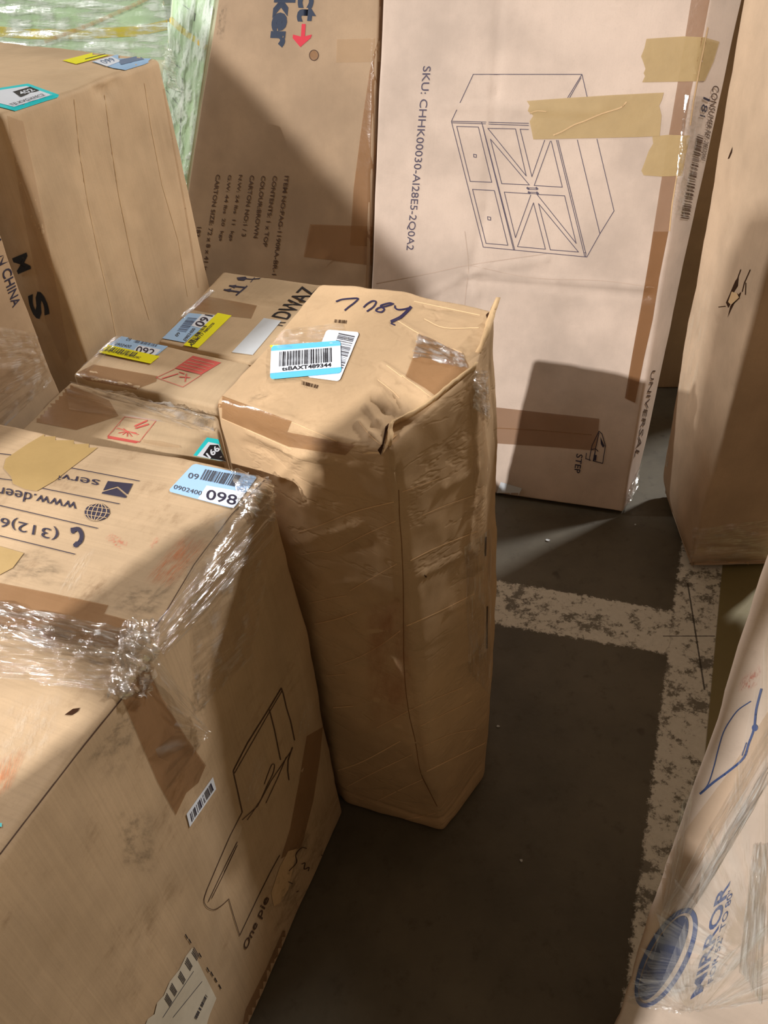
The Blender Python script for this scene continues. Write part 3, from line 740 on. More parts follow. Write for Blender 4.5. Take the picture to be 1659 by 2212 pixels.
ink(ctr, 'creased_line', [Z2([(480, 720), (400, 800), (340, 870), (280, 935)])], 1.4, MT['hole'], off=.0012)
# marker number
mk = [Z3(smooth_pts([(100, 192), (140, 178), (205, 170), (272, 170), (240, 205), (200, 235), (168, 262)], 4)),
      Z3(smooth_pts([(318, 238), (345, 212), (385, 190), (415, 197), (395, 235), (345, 270)], 4)),
      Z3(smooth_pts([(552, 212), (520, 206), (460, 222), (455, 236), (480, 255), (462, 276), (428, 274), (415, 262), (436, 244), (490, 232), (552, 212)], 4)),
      Z3(smooth_pts([(565, 228), (568, 245), (590, 258), (640, 254), (690, 240)], 4))]
ink(ctr, 'handwritten_number', mk, 3.4, MT['marker'], off=.0013, step=8)
ink(ctr, 'handwritten_number', [Z3(smooth_pts([(690, 240), (665, 268), (610, 318), (540, 352)], 4))], 6.5, MT['marker'], off=.0014, step=8)
ink(ctr, 'handwritten_number', [Z3([(535, 368), (562, 380)])], 3.0, MT['marker'], off=.0013)
for q in (Z2([(870, 842), (985, 872), (975, 895), (868, 868)]), Z2([(1095, 418), (1185, 425), (1180, 448), (1092, 440)])):
    barcode(ctr, q, 14, MT['hole'], ctr.root, off=.0013, seed=int(q[0][0]))
quadp(ctr, 'grey_smudge', Z2([(480, 950), (660, 900), (650, 960), (480, 1000)]), MT['scuffg'], off=.0010)
quadp(ctr, 'rust_stain', [(785, 1290), (880, 1260), (900, 1570), (790, 1590)], MT['rust'], off=.0009)
CZ = zc(.3612, 583, 1037)
for k_, l_ in enumerate(([(170, 310), (300, 270), (500, 190), (740, 130)], [(190, 445), (300, 425), (370, 425), (560, 330), (750, 245)], [(790, 70), (900, 30), (1010, -10)], [(840, 480), (1000, 400), (1240, 305)],
        [(240, 735), (370, 705), (460, 690)], [(480, 660), (600, 590), (760, 500)], [(820, 870), (1000, 790), (1220, 680)], [(390, 1110), (540, 1055), (680, 975), (780, 900)], [(340, 1170), (450, 1160)],
        [(380, 1360), (500, 1350)], [(640, 1480), (820, 1385), (980, 1310), (1150, 1240)], [(900, 1470), (1060, 1390), (1210, 1320)], [(410, 1735), (560, 1680), (780, 1560)], [(465, 1830), (640, 1740), (850, 1640)],
        [(900, 1600), (1080, 1520), (1230, 1490)], [(940, 1740), (1100, 1660), (1290, 1570)], [(640, 1920), (780, 1850), (910, 1790)], [(740, 2030), (860, 2020), (990, 1990)], [(270, 860), (400, 830), (520, 790)], [(910, 210), (1050, 150), (1250, 80)])):
    ink(ctr, 'rubbed_crease', [CZ(smooth_pts(l_, 4))], 1.5 if k_ % 3 else 2.2, MT['pale'], off=.0007)
for l_ in (Z3([(620, 780), (760, 880), (865, 962)]), Z3([(280, 1150), (370, 1260), (450, 1330)]), Z3([(500, 700), (620, 790)]), Z3([(430, 815), (540, 900), (600, 960)]), Z3([(580, 340), (800, 470), (1100, 600)]),
           Z2([(300, 945), (520, 1030), (800, 1125), (1110, 1255)]), Z2([(290, 1085), (520, 1185), (800, 1310)]), Z3([(720, 190), (930, 235), (1240, 300)]), Z3([(800, 330), (960, 400), (1230, 400)])):
    ink(ctr, 'rubbed_crease', [smooth_pts(l_, 4)], 1.4, MT['pale'], off=.0007)
ink(ctr, 'centre_fold', [CZ(smooth_pts([(770, 60), (775, 220), (790, 420), (798, 640), (800, 900), (805, 1150), (830, 1380), (870, 1560), (900, 1740), (950, 1850), (1000, 1950)], 4))], 1.5, MT['fold'], off=.0007)
ink(ctr, 'puncture', [CZ([(924, 570), (932, 578)])], 3, MT['hole'])
# tapes
patch(ctr, 'packing_tape', Z3([(755, 455), (860, 490), (1095, 612), (1150, 700), (1140, 745), (1060, 830), (985, 880), (930, 900), (880, 940), (800, 880), (650, 790), (700, 660)]), MT['tape'], off=.0014, label='shiny clear tape over the dented corner')
wrap(ctr, Z3([(755, 450), (1110, 615), (1150, 735), (700, 640)]), MT['film2'], (26, 20), .002, .003, 8, name='shiny_tape', rag=.03)
patch(ctr, 'packing_tape', [(1012, 828), (1040, 838), (1052, 960), (1058, 1010), (1038, 1120), (1030, 1260), (1010, 1300), (1008, 1200), (1022, 1100), (1024, 980)], MT['tapelite'], off=.0014)
patch(ctr, 'packing_tape', Z2([(285, 930), (800, 1120), (770, 1190), (1240, 1280), (1170, 1350), (780, 1290), (290, 1080)]), MT['tape'], off=.0011, label='wide brown tape along the front rim')
wrap(ctr, [(1020, 800), (1050, 800), (1055, 905), (1020, 880)], MT['film2'], (12, 16), .002, .004, 6)
wrap(ctr, [(560, 720), (740, 700), (760, 745), (600, 760)], MT['film'], (26, 20), .0016, .003, 9)
wrap(ctr, [(1000, 1180), (1010, 1450), (1055, 1500), (1060, 1140)], MT['film'], (30, 12), .002, .004, 6)
ink(ctr, 'side_print', [[(1049, 1160), (1048, 1200)], [(1052, 1310), (1051, 1400)]], 2.5, MT['inkfaint'], off=.0012, split=True)
# stickers on the crumpled top
s = quadp(ctr, 'white_sticker', [(707, 714), (778, 720), (734, 826), (665, 817)], MT['whitelab'], off=.0024, poly=shape_poly(rad=.09, asp=.7), label='white barcode sticker half covered by the blue one')
barcode(ctr, [(733, 722), (768, 729), (742, 800), (708, 792)], 22, MT['grey'], s, off=.0030, seed=12, vert=True)
s = quadp(ctr, 'barcode_sticker', [(588, 750), (737, 739), (739, 809), (585, 823)], MT['skylab'], off=.0036, poly=shape_poly(rad=.05, asp=2), label='sky blue and white barcode sticker')
sq = homog([(588, 750), (737, 739), (739, 809), (585, 823)])
drape(ctr, 'white_field', [[(.0, .17), (1, .17), (1, .83), (.0, .83)]], sq, MT['whitelab'], s, off=.0040, step=.1)
drape(ctr, 'printed_barcode', bars(.12, .88, .22, .66, 34, 4), sq, MT['black'], s, off=.0045, step=.2)
text(ctr, 'tsBAXT489344', [sq(.16, .68), sq(.86, .68), sq(.86, .80), sq(.16, .80)], MT['black'], s, off=.0045, bold=.03)
patch(ctr, 'yellow_sticker_corner', [(584, 749), (604, 747), (600, 751), (590, 757)], MT['yellowlab'], off=.0030)

# ------------------------------------------------------------------ three low cartons behind
zs = .85
def low(name, px, back, bot, mat, label, crs=(), amp=.004, **k):
    c = [hz(x, y, zs) if not isinstance(x, np.ndarray) else x for x, y in px]
    return Carton(name, box_bm([drop(p, 0) for p in c], c, r=.008, step=.025), mat, label, 'box', amp, 5, crs, **k)
fl0 = hz(150, 818, zs); fr0 = hz(470, 893, zs); vv = hz(50, 905, zs) - fl0
f1 = [fl0 + vv * 1.9, fr0 + vv * 1.05, fr0, fl0]
f1[1] = hz(482, 985, zs)
def lowc(pts, mat, label, crs=(), amp=.003):
    return Carton('cardboard_box', box_bm([drop(p, 0) for p in pts], pts, r=.008, step=.014), mat, label, 'box', amp, 5, crs)
Q1 = zc(.3376, 0, 450)
frag = lowc([hz(20, 950, zs), hz(484, 1000, zs), hz(468, 900, zs), hz(152, 822, zs)], MT['small'], 'low cardboard box under bunched stretch wrap with a turquoise 166 sticker',
            [([(160, 840), (300, 870), (460, 940)], .006, -.005), ([(60, 900), (230, 920), (420, 960)], .006, .004)])
b92 = lowc([hz(156, 808, zs), hz(466, 878, zs), hz(540, 786, zs), hz(250, 722, zs)], MT['small'], 'low cardboard box with a blue sticker reading 092 under a yellow one',
           [([(260, 860), (330, 790), (390, 750)], .005, -.003), ([(180, 800), (330, 850)], .006, .004)])
b91 = lowc([hz(340, 738, zs), hz(540, 780, zs), hz(850, 636, zs), hz(481, 586, zs)], MT['small'], 'long cardboard box with blue sticker 091 and large black DWAZ lettering',
           [([(440, 640), (600, 660), (700, 640)], .006, -.004), ([(640, 600), (700, 620), (760, 640)], .008, .006)])
# fragile box prints
ink(frag, 'fragile_stamp', [Q1([(690, 1460), (800, 1335), (1000, 1360), (890, 1500), (690, 1470)])], 1.2, MT['redprint'])
patch(frag, 'fragile_stamp', Q1([(690, 1455), (890, 1492), (870, 1505), (690, 1474)]), MT['redprint'])
ink(frag, 'fragile_stamp', [Q1([(750, 1408), (885, 1450)])] + [Q1([(815, 1430), (a, b)]) for a, b in ((760, 1440), (785, 1450), (815, 1462), (845, 1462), (870, 1440), (790, 1412))], 1.6, MT['redprint'])
ink(frag, 'fragile_stamp', [Q1([(865, 1395), (940, 1362)]), Q1([(870, 1408), (948, 1385)])], 3.2, MT['redprint'])
s = patch(frag, 'turquoise_sticker', Q1([(1325, 1470), (1395, 1482), (1440, 1625), (1238, 1585)]), MT['cyanlab'], off=.0016, label='turquoise sticker reading 166')
patch(frag, 'white_field', Q1([(1335, 1500), (1400, 1515), (1440, 1625), (1262, 1590)]), MT['whitelab'], off=.0020, parent=s)
patch(frag, 'black_field', Q1([(1345, 1520), (1395, 1520), (1420, 1580), (1440, 1622), (1345, 1608), (1300, 1585)]), MT['black'], off=.0024, parent=s)
text(frag, '166', Q1([(1318, 1578), (1382, 1525), (1412, 1552), (1345, 1612)]), MT['whitelab'], s, off=.0030, bold=.03)
wrap(frag, Q1([(400, 1085), (950, 1165), (1375, 1310), (1370, 1440)]), MT['film2'], (50, 24), .003, .009, 9, label='bunched clear stretch wrap')
wrap(frag, Q1([(400, 1090), (850, 1240), (1370, 1440), (250, 1260)]), MT['film'], (40, 24), .002, .005, 7)
patch(frag, 'loose_tape', Q1([(900, 1485), (1020, 1495), (1150, 1525), (1155, 1540), (1030, 1530), (910, 1505)]), MT['tapelite'], off=.003)
patch(frag, 'brown_tape', Q1([(130, 1350), (270, 1200), (400, 1110), (700, 1230), (760, 1330), (490, 1420)]), MT['tape'], off=.0008)
# 092
blue_sticker(b92, [(268, 724), (370, 744), (339, 769), (232, 748)], '092', [(298, 749), (337, 757), (331, 771), (292, 763)], None, [(277, 731), (286, 733), (281, 739), (272, 737)], [(252, 742), (286, 748), (281, 753), (247, 747)],
             [(300, 747), (348, 757), (335, 769), (288, 760)], [(297, 731), (346, 741), (338, 751), (289, 741)], 6, 'pale blue sticker numbered 092')
s = patch(b92, 'yellow_sticker', [(225, 745), (346, 772), (326, 788), (206, 762)], MT['yellowlab'], off=.0030, label='fluorescent yellow sticker')
barcode(b92, [(237, 751), (300, 765), (291, 773), (228, 759)], 20, MT['grey'], s, off=.0036, seed=2)
text(b92, 'AMZ.W74DS5 30380SD8C', [(228, 757), (306, 774), (302, 778), (224, 761)], MT['ink'], s, off=.0036)
s = patch(b92, 'red_label_print', [(417, 769), (478, 784), (435, 810), (378, 796)], MT['redprint'], off=.0010)
for k in range(4):
    f_ = homog([(417, 769), (478, 784), (435, 810), (378, 796)])
    ink(b92, 'printed_line', [[f_(.08, .2 + k * .2), f_(.9, .2 + k * .2)]], 1.0, MT['small'], off=.0014, parent=s)
ink(b92, 'handling_outline', [Q1([(1120, 1030), (1000, 1085), (1170, 1145), (1290, 1068)])], 1.0, MT['redprint'])
ink(b92, 'handling_outline', [Q1([(1040, 1090), (1140, 1060)]), Q1([(1150, 1080), (1215, 1085)]), Q1([(1180, 1060), (1150, 1050)]), Q1([(1195, 1062), (1185, 1110)])], 2.0, MT['redprint'])
wrap(b92, Q1([(480, 1000), (760, 810), (800, 820), (560, 1060)]), MT['film'], (14, 30), .002, .004, 6)
patch(b92, 'brown_tape', Q1([(480, 1060), (600, 1000), (1010, 1075), (1000, 1110), (870, 1160), (560, 1100)]), MT['tape'], off=.0008)
# 091
s = patch(b91, 'blue_sticker', [(407, 677), (471, 683), (399, 741), (351, 732)], MT['bluelab'], off=.0016, label='pale blue sticker numbered 091')
patch(b91, 'number_field', [(437, 680), (470, 684), (436, 711), (413, 705)], MT['whitelab'], off=.0020, parent=s)
text(b91, '091', [(419, 702), (444, 681), (462, 684), (436, 710)], MT['ink'], s, off=.0026, bold=.012)
barcode(b91, Z2([(10, 498), (85, 405), (150, 410), (72, 508)]), 18, MT['barblue'], s, off=.0024, seed=4)
text(b91, '0902400', Z2([(50, 560), (118, 478), (140, 484), (70, 570)]), MT['grey'], s, off=.0024)
text(b91, '09', Z2([(-6, 530), (14, 508), (36, 514), (14, 540)]), MT['grey'], s, off=.0024)
s = patch(b91, 'yellow_sticker', [(471, 678), (501, 684), (429, 754), (397, 748)], MT['yellowlab'], off=.0030, label='fluorescent yellow sticker')
barcode(b91, Z2([(85, 580), (195, 465), (220, 468), (110, 588)]), 22, MT['ink'], s, off=.0036, seed=9)
text(b91, 'AB0M117 760522750', Z2([(92, 600), (255, 445), (272, 450), (112, 612)]), MT['ink'], s, off=.0036, bold=.01)
patch(b91, 'paper_pouch', [(570, 688), (608, 694), (546, 768), (501, 762)], MT['paper'], off=.0016, label='grey white document pouch')
text(b91, 'DWAZ', Z2([(658, 395), (870, 188), (990, 208), (770, 420)]), MT['black'], off=.0012, bold=.01)
text(b91, 'R', Z2([(640, 440), (662, 415), (760, 436), (735, 465)]), MT['black'], off=.0012)
ink(b91, 'this_way_up_mark', [Z2([(490, 188), (418, 248)]), Z2([(335, 212), (440, 228)]), Z2([(372, 185), (474, 196)])], 3.2, MT['ink'])
patch(b91, 'this_way_up_mark', Z2([(328, 214), (385, 203), (372, 228)]), MT['ink'], off=.0012); patch(b91, 'this_way_up_mark', Z2([(366, 186), (418, 178), (406, 202)]), MT['ink'], off=.0012)
patch(b91, 'fragile_glass_mark', Z2([(420, 128), (480, 122), (492, 135), (470, 150), (430, 146)]), MT['ink'], off=.0012)
ink(b91, 'fragile_glass_mark', [Z2([(480, 136), (525, 140)]), Z2([(548, 122), (518, 158)]), Z2([(548, 122), (590, 126)]), Z2([(518, 140), (580, 134)])], 1.8, MT['ink'])
patch(b91, 'packing_tape', Z2([(215, 255), (560, 320), (520, 410), (330, 390), (120, 350)]), MT['tape'], off=.0008)
wrap(b91, Z2([(30, 400), (240, 215), (270, 225), (60, 410)]), MT['film2'], (10, 30), .002, .004, 6)

# ------------------------------------------------------------------ tall carton at the left
zT = 1.37
t0 = hz(0, 247, zT); t1 = hz(347, 126, zT); t2 = hz(-40, 84, 1.412); t3 = t2 + (t0 - t1); t3[2] = 1.395
tilt = P3(.015, -.005)
tall = Carton('tall_cardboard_box', box_bm([drop(p, 0) for p in (t0 + tilt, t1 + tilt, t2, t3)], [t0, t1, t2, t3], r=.014, step=.015), MT['tall'],
              'tall upright cardboard box at upper left with yellow and turquoise stickers on top', 'box', .006, 3.5,
              [([(160, 215), (185, 400), (220, 560), (260, 720)], .006, -.004), ([(228, 200), (245, 350), (275, 500), (310, 660)], .005, .004),
               ([(150, 350), (200, 560), (245, 740)], .005, .004), ([(55, 260), (100, 500), (150, 700), (170, 770)], .006, -.004),
               ([(312, 180), (350, 350), (400, 560), (412, 650)], .005, -.003), ([(210, 190), (228, 200), (250, 175)], .012, -.010), ([(340, 160), (365, 300), (400, 480)], .008, .005)])
ink(tall, 'pressed_fold', [[(160, 215), (172, 330), (190, 440), (215, 560), (238, 660), (252, 735)]], 1.6, MT['core'], off=.0006)
ink(tall, 'pressed_fold', [[(226, 205), (238, 300), (256, 420), (285, 560), (310, 650), (322, 690)]], 1.6, MT['core'], off=.0006)
ink(tall, 'pressed_fold', [[(312, 180), (325, 270), (350, 400), (385, 520), (405, 640)]], 1.3, MT['core'], off=.0006)
ink(tall, 'pressed_fold', [[(345, 145), (372, 300), (400, 450), (428, 620)]], 4.0, MT['tapelite'], off=.0006)
patch(tall, 'brown_tape', [(15, 250), (50, 262), (100, 500), (150, 770), (138, 790), (100, 700), (50, 460)], MT['tapelite'], off=.0008)
s = patch(tall, 'yellow_sticker', [(135, 132), (233, 107), (270, 111), (165, 140)], MT['yellowlab'], off=.0016, label='fluorescent yellow sticker')
ink(tall, 'printed_line', [[(185, 129), (232, 117)]], 1.4, MT['grey'], off=.002, parent=s)
s = patch(tall, 'blue_sticker', [(199, 135), (277, 113), (308, 116), (335, 122), (340, 128), (310, 141), (270, 153), (245, 149)], MT['bluelab'], off=.0020, label='blue and white sticker')
patch(tall, 'number_field', [(203, 135), (240, 124), (262, 134), (232, 146)], MT['whitelab'], off=.0025, parent=s)
text(tall, '099', [(214, 134), (240, 127), (252, 134), (228, 141)], MT['barblue'], s, off=.003)
patch(tall, 'printed_barcode', [(255, 132), (300, 123), (312, 130), (262, 142)], MT['barblue'], off=.0025, parent=s)
s = patch(tall, 'turquoise_sticker', [(61, 182), (127, 206), (124, 211), (32, 241), (-40, 222), (-40, 198)], MT['cyanlab'], off=.0016, label='white sticker with turquoise border')
patch(tall, 'white_field', [(58, 188), (112, 207), (30, 233), (-40, 215), (-40, 203)], MT['whitelab'], off=.0021, parent=s)
patch(tall, 'black_field', [(28, 201), (66, 190), (86, 198), (45, 212)], MT['black'], off=.0026, parent=s)
text(tall, '402', [(38, 203), (66, 194), (78, 199), (50, 208)], MT['whitelab'], s, off=.0031, bold=.02)
text(tall, 'TB.XVGXMC2', [(20, 228), (92, 205), (99, 209), (27, 232)], MT['grey'], s, off=.0031)
text(tall, 'M', [(58, 545), (68, 580), (40, 592), (27, 558)], MT['black'], off=.0015, bold=.03)
text(tall, 'S', [(92, 625), (112, 680), (76, 692), (58, 640)], MT['black'], off=.0015, bold=.04)

# carton with IN CHINA lettering at the left edge
pA = hz(62, 665, 1.0); pA0 = drop(pA, 0)
dv = (hz(50, 905, zs) - hz(250, 725, zs)); dv[2] = 0; dv /= np.linalg.norm(dv); sv = np.array([-dv[1], dv[0], 0]); sv = -sv if sv[0] > 0 else sv
off_ = sv * .012
c0, c1 = pA0 + dv * .38 + off_, pA0
q = [c0, c1, c1 + sv * .35, c0 + sv * .35]
china = Carton('cardboard_box', box_bm(q, [drop(p, 1.28) for p in q], r=.01, step=.025), MT['dark'], 'upright cardboard box at the left edge of the picture printed IN CHINA', 'box', .005, 5,
               [([(10, 640), (60, 720), (90, 800)], .006, .005), ([(30, 760), (80, 740)], .006, -.005)])
text(china, 'T IN CHINA', [(2, 505), (44, 655), (27, 665), (-20, 515)], MT['ink'], bold=.01)
patch(china, 'packing_tape', [(0, 735), (60, 720), (95, 790), (20, 850), (0, 850)], MT['tapelite'], off=.001)
wrap(china, [(-30, 700), (75, 720), (110, 820), (-30, 960)], MT['film'], (24, 24), .002, .006, 6)

# ------------------------------------------------------------------ leaning flat cartons
A = hz(1345, 1114); Bq = hz(1080, 1074); e = (A - Bq) / np.linalg.norm(A - Bq)
bk = np.array([-e[1], e[0], 0]); bk = bk if bk[1] > 0 else -bk
an = math.radians(15); u = np.array([0, 0, 1]) * math.cos(an) + bk * math.sin(an); nb = np.cross(e, u); nb = nb if nb[1] > 0 else -nb
PL = lambda x, y, o=0.0: on_plane(x, y, A + nb * o, nb)
def ext(p, q, L): d = q - p; return p + d / np.linalg.norm(d) * L
rt = ext(A, PL(1533, 30), 1.6)
l0 = PL(800, 620); l1 = PL(827, 0); ld = (l1 - l0) / np.linalg.norm(l1 - l0)
lb = l0 - ld * ((l0[2] - .012) / ld[2]); lt = ext(lb, l1, 1.6)
A_ = A + [0, 0, .012]
th = .12
Ab = PL(1372, 1062, th); Ab[2] = .012 if Ab[2] < .012 else Ab[2]; rb = ext(Ab, PL(1604, 0, th), 1.6)
sku = Carton('flat_cardboard_box', box_bm([lb, A_, Ab, lb + nb * th + [0, 0, .03]], [lt, rt, rb, lt + nb * th], r=.008, step=.012), MT['sku'],
             'large pale cardboard box leaning upright behind with a cabinet line drawing and SKU print', 'box', .004, 2.2,
             [([(800, 620), (1000, 600), (1400, 640)], .010, -.006), ([(1030, 640), (1020, 590), (1050, 570)], .008, .005), ([(920, 640), (1015, 590), (1180, 560)], .006, .005),
              ([(1015, 590), (1200, 608), (1400, 620)], .006, .004), ([(1080, 0), (1070, 200), (1050, 450), (1010, 620)], .012, -.004),
              ([(970, 230), (1120, 235), (1300, 240)], .008, .004), ([(1535, 60), (1585, 80)], .012, .008)], zmin=0)
CB = zc(.3315, 850, 100)
text(sku, 'SKU: CHHK00030-AI28E5-2Q0A2', [(931, 143), (893, 541), (875, 540), (911, 143)], MT['line'], off=.0010, bold=.004)
cab = [[(520, 183), (1228, 183)], [(520, 183), (378, 488)], [(378, 488), (880, 502)], [(378, 492), (585, 1308)], [(1228, 183), (1262, 330)], [(1228, 183), (1135, 335)], [(1222, 205), (1148, 335)],
       [(585, 1308), (1260, 1373)], [(1260, 1373), (1345, 1222)], [(1345, 1222), (1437, 1073)], [(1437, 1073), (1326, 605)], [(1345, 1222), (1198, 610)],
       [(412, 522), (553, 526), (640, 886), (500, 880), (412, 522)], [(515, 932), (657, 940), (745, 1296), (603, 1284), (515, 932)],
       [(575, 497), (783, 1328)], [(582, 520), (790, 1328)], [(1062, 612), (1245, 1365)], [(1072, 612), (1252, 1345)],
       [(615, 535), (795, 538), (865, 845), (615, 535)], [(632, 605), (885, 903), (705, 895), (632, 605)], [(825, 540), (880, 542)], [(825, 540), (902, 850), (985, 612)],
       [(1022, 618), (917, 907), (1100, 918), (1028, 618)], [(722, 950), (880, 960)], [(722, 950), (795, 1247), (895, 968)], [(912, 1020), (808, 1305), (990, 1322), (912, 1020)],
       [(935, 965), (1115, 974), (1190, 1284), (935, 965)], [(945, 1025), (1022, 1326), (1205, 1340), (945, 1025)],
       [(383, 498), (880, 516)], [(1240, 1345), (1253, 1345), (1253, 1370), (1243, 1370)], [(522, 703), (540, 706), (540, 724), (524, 722), (522, 703)], [(613, 1110), (633, 1114), (633, 1133), (615, 1130), (613, 1110)],
       [(870, 922), (935, 924)], [(875, 932), (932, 934)], [(878, 950), (940, 952)], [(880, 958), (940, 962)]]
ink(sku, 'cabinet_line_drawing', [CB(l) for l in cab], 1.5, MT['line'], off=.0008, step=20)
ink(sku, 'cabinet_line_drawing', [CB([(l[0][0], l[0][1]), (l[0][0] + 8, l[0][1] + 8)]) for l in ([(872, 922)], [(930, 922)], [(880, 950)], [(934, 952)])], 4, MT['line'], off=.0009)
Z4 = zc(.3165, 1300, 0); Z4b = zc(.3972, 1000, 800)
patch(sku, 'masking_tape', Z4([(305, 265), (560, 248), (700, 255), (800, 285), (760, 420), (700, 552), (660, 555), (275, 562), (295, 520), (285, 500), (298, 470), (285, 430), (268, 385), (290, 330)]), MT['masking'], off=.0014, label='beige masking tape with a ragged end')
patch(sku, 'masking_tape', [(1138, 218), (1220, 212), (1330, 205), (1434, 200), (1430, 215), (1424, 228), (1429, 250), (1425, 294), (1380, 296), (1300, 298), (1152, 301), (1148, 280), (1144, 262), (1152, 250), (1140, 240), (1144, 228)], MT['masking'], off=.0020, label='wrinkled beige masking tape across the drawing')
patch(sku, 'masking_tape', Z4([(345, 932), (450, 920), (600, 925), (570, 1060), (545, 1200), (400, 1205), (285, 1196), (270, 1165), (295, 1100), (320, 1030), (350, 980)]), MT['masking'], off=.0014)
ink(sku, 'tape_fold', [smooth_pts([(1196, 292), (1215, 284), (1240, 270), (1262, 262), (1300, 246), (1340, 233), (1353, 221)], 4)], 3.0, MT['core'], off=.0035)
ink(sku, 'tape_fold', [smooth_pts([(1145, 245), (1160, 240), (1180, 241)], 4)], 2.0, MT['core'], off=.003)
patch(sku, 'packing_tape', [(1493, -60), (1493, 0), (1471, 136), (1446, 285), (1430, 380), (1411, 500), (1402, 560), (1385, 660), (1365, 770), (1350, 860), (1372, 870), (1392, 770), (1410, 690), (1424, 600), (1444, 500), (1462, 380), (1477, 291), (1492, 200), (1515, 95), (1533, 0), (1545, -60)], MT['tape'], off=.0010, label='clear brown tape down the front edge')
patch(sku, 'packing_tape', [(1411, 500), (1402, 560), (1385, 660), (1365, 770), (1350, 860), (1372, 870), (1392, 770), (1410, 690), (1424, 600), (1444, 500)], MT['tape'], off=.0016)
patch(sku, 'packing_tape', Z4b([(175, 200), (460, 232), (742, 262), (735, 350), (720, 436), (460, 415), (150, 395)]), MT['tape'], off=.0010, label='brown tape over the lower edge')
ink(sku, 'tape_seam', [Z4b([(160, 312), (400, 325), (700, 350)])], 1.6, MT['tape'], off=.0014)
ink(sku, 'creased_edge', [[(1528, 60), (1512, 140), (1498, 215), (1490, 270)], [(1462, 380), (1452, 440), (1446, 498)]], 2.6, MT['core'], off=.0018, split=True)
text(sku, 'STEP', Z4b([(652, 458), (636, 560), (604, 556), (618, 452)]), MT['ink'], bold=.01)
ink(sku, 'ladder_drawing', [Z4b(l) for l in ([(740, 330), (702, 410), (690, 470), (688, 490)], [(740, 330), (756, 345), (775, 410), (760, 505), (708, 492), (740, 340)], [(720, 440), (712, 490)], [(672, 450), (668, 480), (695, 488)], [(735, 440), (722, 425), (700, 430)])], 1.6, MT['ink'])
patch(sku, 'ladder_drawing', Z4b([(728, 460), (712, 458), (708, 488), (724, 492)]), MT['ink'], off=.0012)
patch(sku, 'ladder_drawing', Z4b([(748, 360), (756, 380), (770, 410), (762, 420), (750, 400)]), MT['ink'], off=.0012)
patch(sku, 'white_sticker', Z4b([(207, 606), (322, 640), (288, 708), (240, 715), (205, 735), (170, 700)]), MT['paper'], off=.003, label='crumpled white sticker near the bottom edge')
for l_ in ([(812, 612), (930, 590), (1015, 572), (1180, 548)], [(1012, 572), (1150, 600), (1300, 606), (1420, 622)], [(1004, 500), (1012, 575), (1006, 632), (1000, 700)]):
    ink(sku, 'pressed_fold', [smooth_pts(l_, 4)], 1.3, MT['skuline'], off=.0007)
# print and taped barcode on the narrow side
barcode(sku, Z4([(650, 915), (690, 930), (592, 1500), (535, 1492)]), 40, MT['inkfaint'], sku.root, off=.0018, seed=21, vert=True)
text(sku, '181', Z4([(735, 680), (700, 800), (665, 790), (690, 660)]), MT['ink'], off=.0018)
text(sku, 'CONSUMER REF. 28E52Q0A2', Z4([(800, 590), (700, 1100), (672, 1085), (745, 580)]), MT['inkfaint'], off=.0018)
text(sku, 'UNIVERSAL', Z4b([(1045, 0), (950, 480), (930, 470), (1025, 0)]), MT['inkfaint'], off=.0018)
wrap(sku, [(1480, 205), (1525, 210), (1480, 470), (1452, 460)], MT['film'], (12, 30), .002, .004, 6)
wrap(sku, [(1355, 1060), (1392, 980), (1385, 1070), (1345, 1112)], MT['film2'], (14, 14), .003, .008, 6, rag=.05)

# brown carton beside it
pi = lambda x, y, o=.035: on_plane(x, y, A + nb * o, nb)
i_bl = pi(362, 760); i_br = pi(830, 800); i_tl = pi(470, 0); i_tr = pi(850, 0)
dl = (pi(398, 430) - i_tl); i_bl = i_tl + dl * 1.9; i_bl = pi(368, 640)
dl = (i_tl - i_bl) / np.linalg.norm(i_tl - i_bl); i_bl = i_bl - dl * ((i_bl[2] - .012) / dl[2]); i_tlx = i_bl + dl * 1.62
i_br = i_bl + (lb - i_bl) * .985; i_br[2] = .012; i_tr = pi(815, 0); dr = (i_tr - i_br) / np.linalg.norm(i_tr - i_br); i_trx = i_br + dr * 1.75
i_br = pi(794, 620) - ld * ((pi(794, 620)[2] - .012) / ld[2]); i_trx = i_br + ld * 1.62
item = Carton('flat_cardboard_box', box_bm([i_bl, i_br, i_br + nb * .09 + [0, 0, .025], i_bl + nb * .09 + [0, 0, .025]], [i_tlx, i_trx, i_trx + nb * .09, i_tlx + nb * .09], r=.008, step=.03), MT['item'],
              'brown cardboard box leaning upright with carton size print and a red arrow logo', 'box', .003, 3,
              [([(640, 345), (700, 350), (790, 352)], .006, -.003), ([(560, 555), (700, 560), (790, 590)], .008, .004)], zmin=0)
I2 = zc(.3134, 380, 0)
for s_, (x0, y0), (x1, y1) in (('ITEM NO:PAG-1190RA-BR-1', (763, 1212), (675, 1895)), ('CONTENTS: 1 x TOP', (683, 1212), (612, 1700)), ('COLOUR:BROWN', (603, 1212), (547, 1640)),
        ('CARTON NO:1 / 3', (525, 1208), (465, 1630)), ('N.W: 24 lbs  11  kgs', (443, 1205), (375, 1660)), ('G.W: 44 lbs  20  kgs', (368, 1205), (305, 1660)),
        ('CARTON SIZE: 72 x 8 x 41 inch', (290, 1203), (190, 1920)), ('183 x 8 x', (160, 1565), (125, 1760))):
    w = 14
    text(item, s_, I2([(x0 + w, y0), (x1 + w, y1), (x1 - w, y1), (x0 - w, y0)]), MT['inkfaint'], off=.0010, bold=.015, name='carton_print')
text(item, 'ct', I2([(985, -60), (962, 152), (832, 148), (845, -70)]), MT['navy'], off=.001, bold=.04, name='logo_lettering')
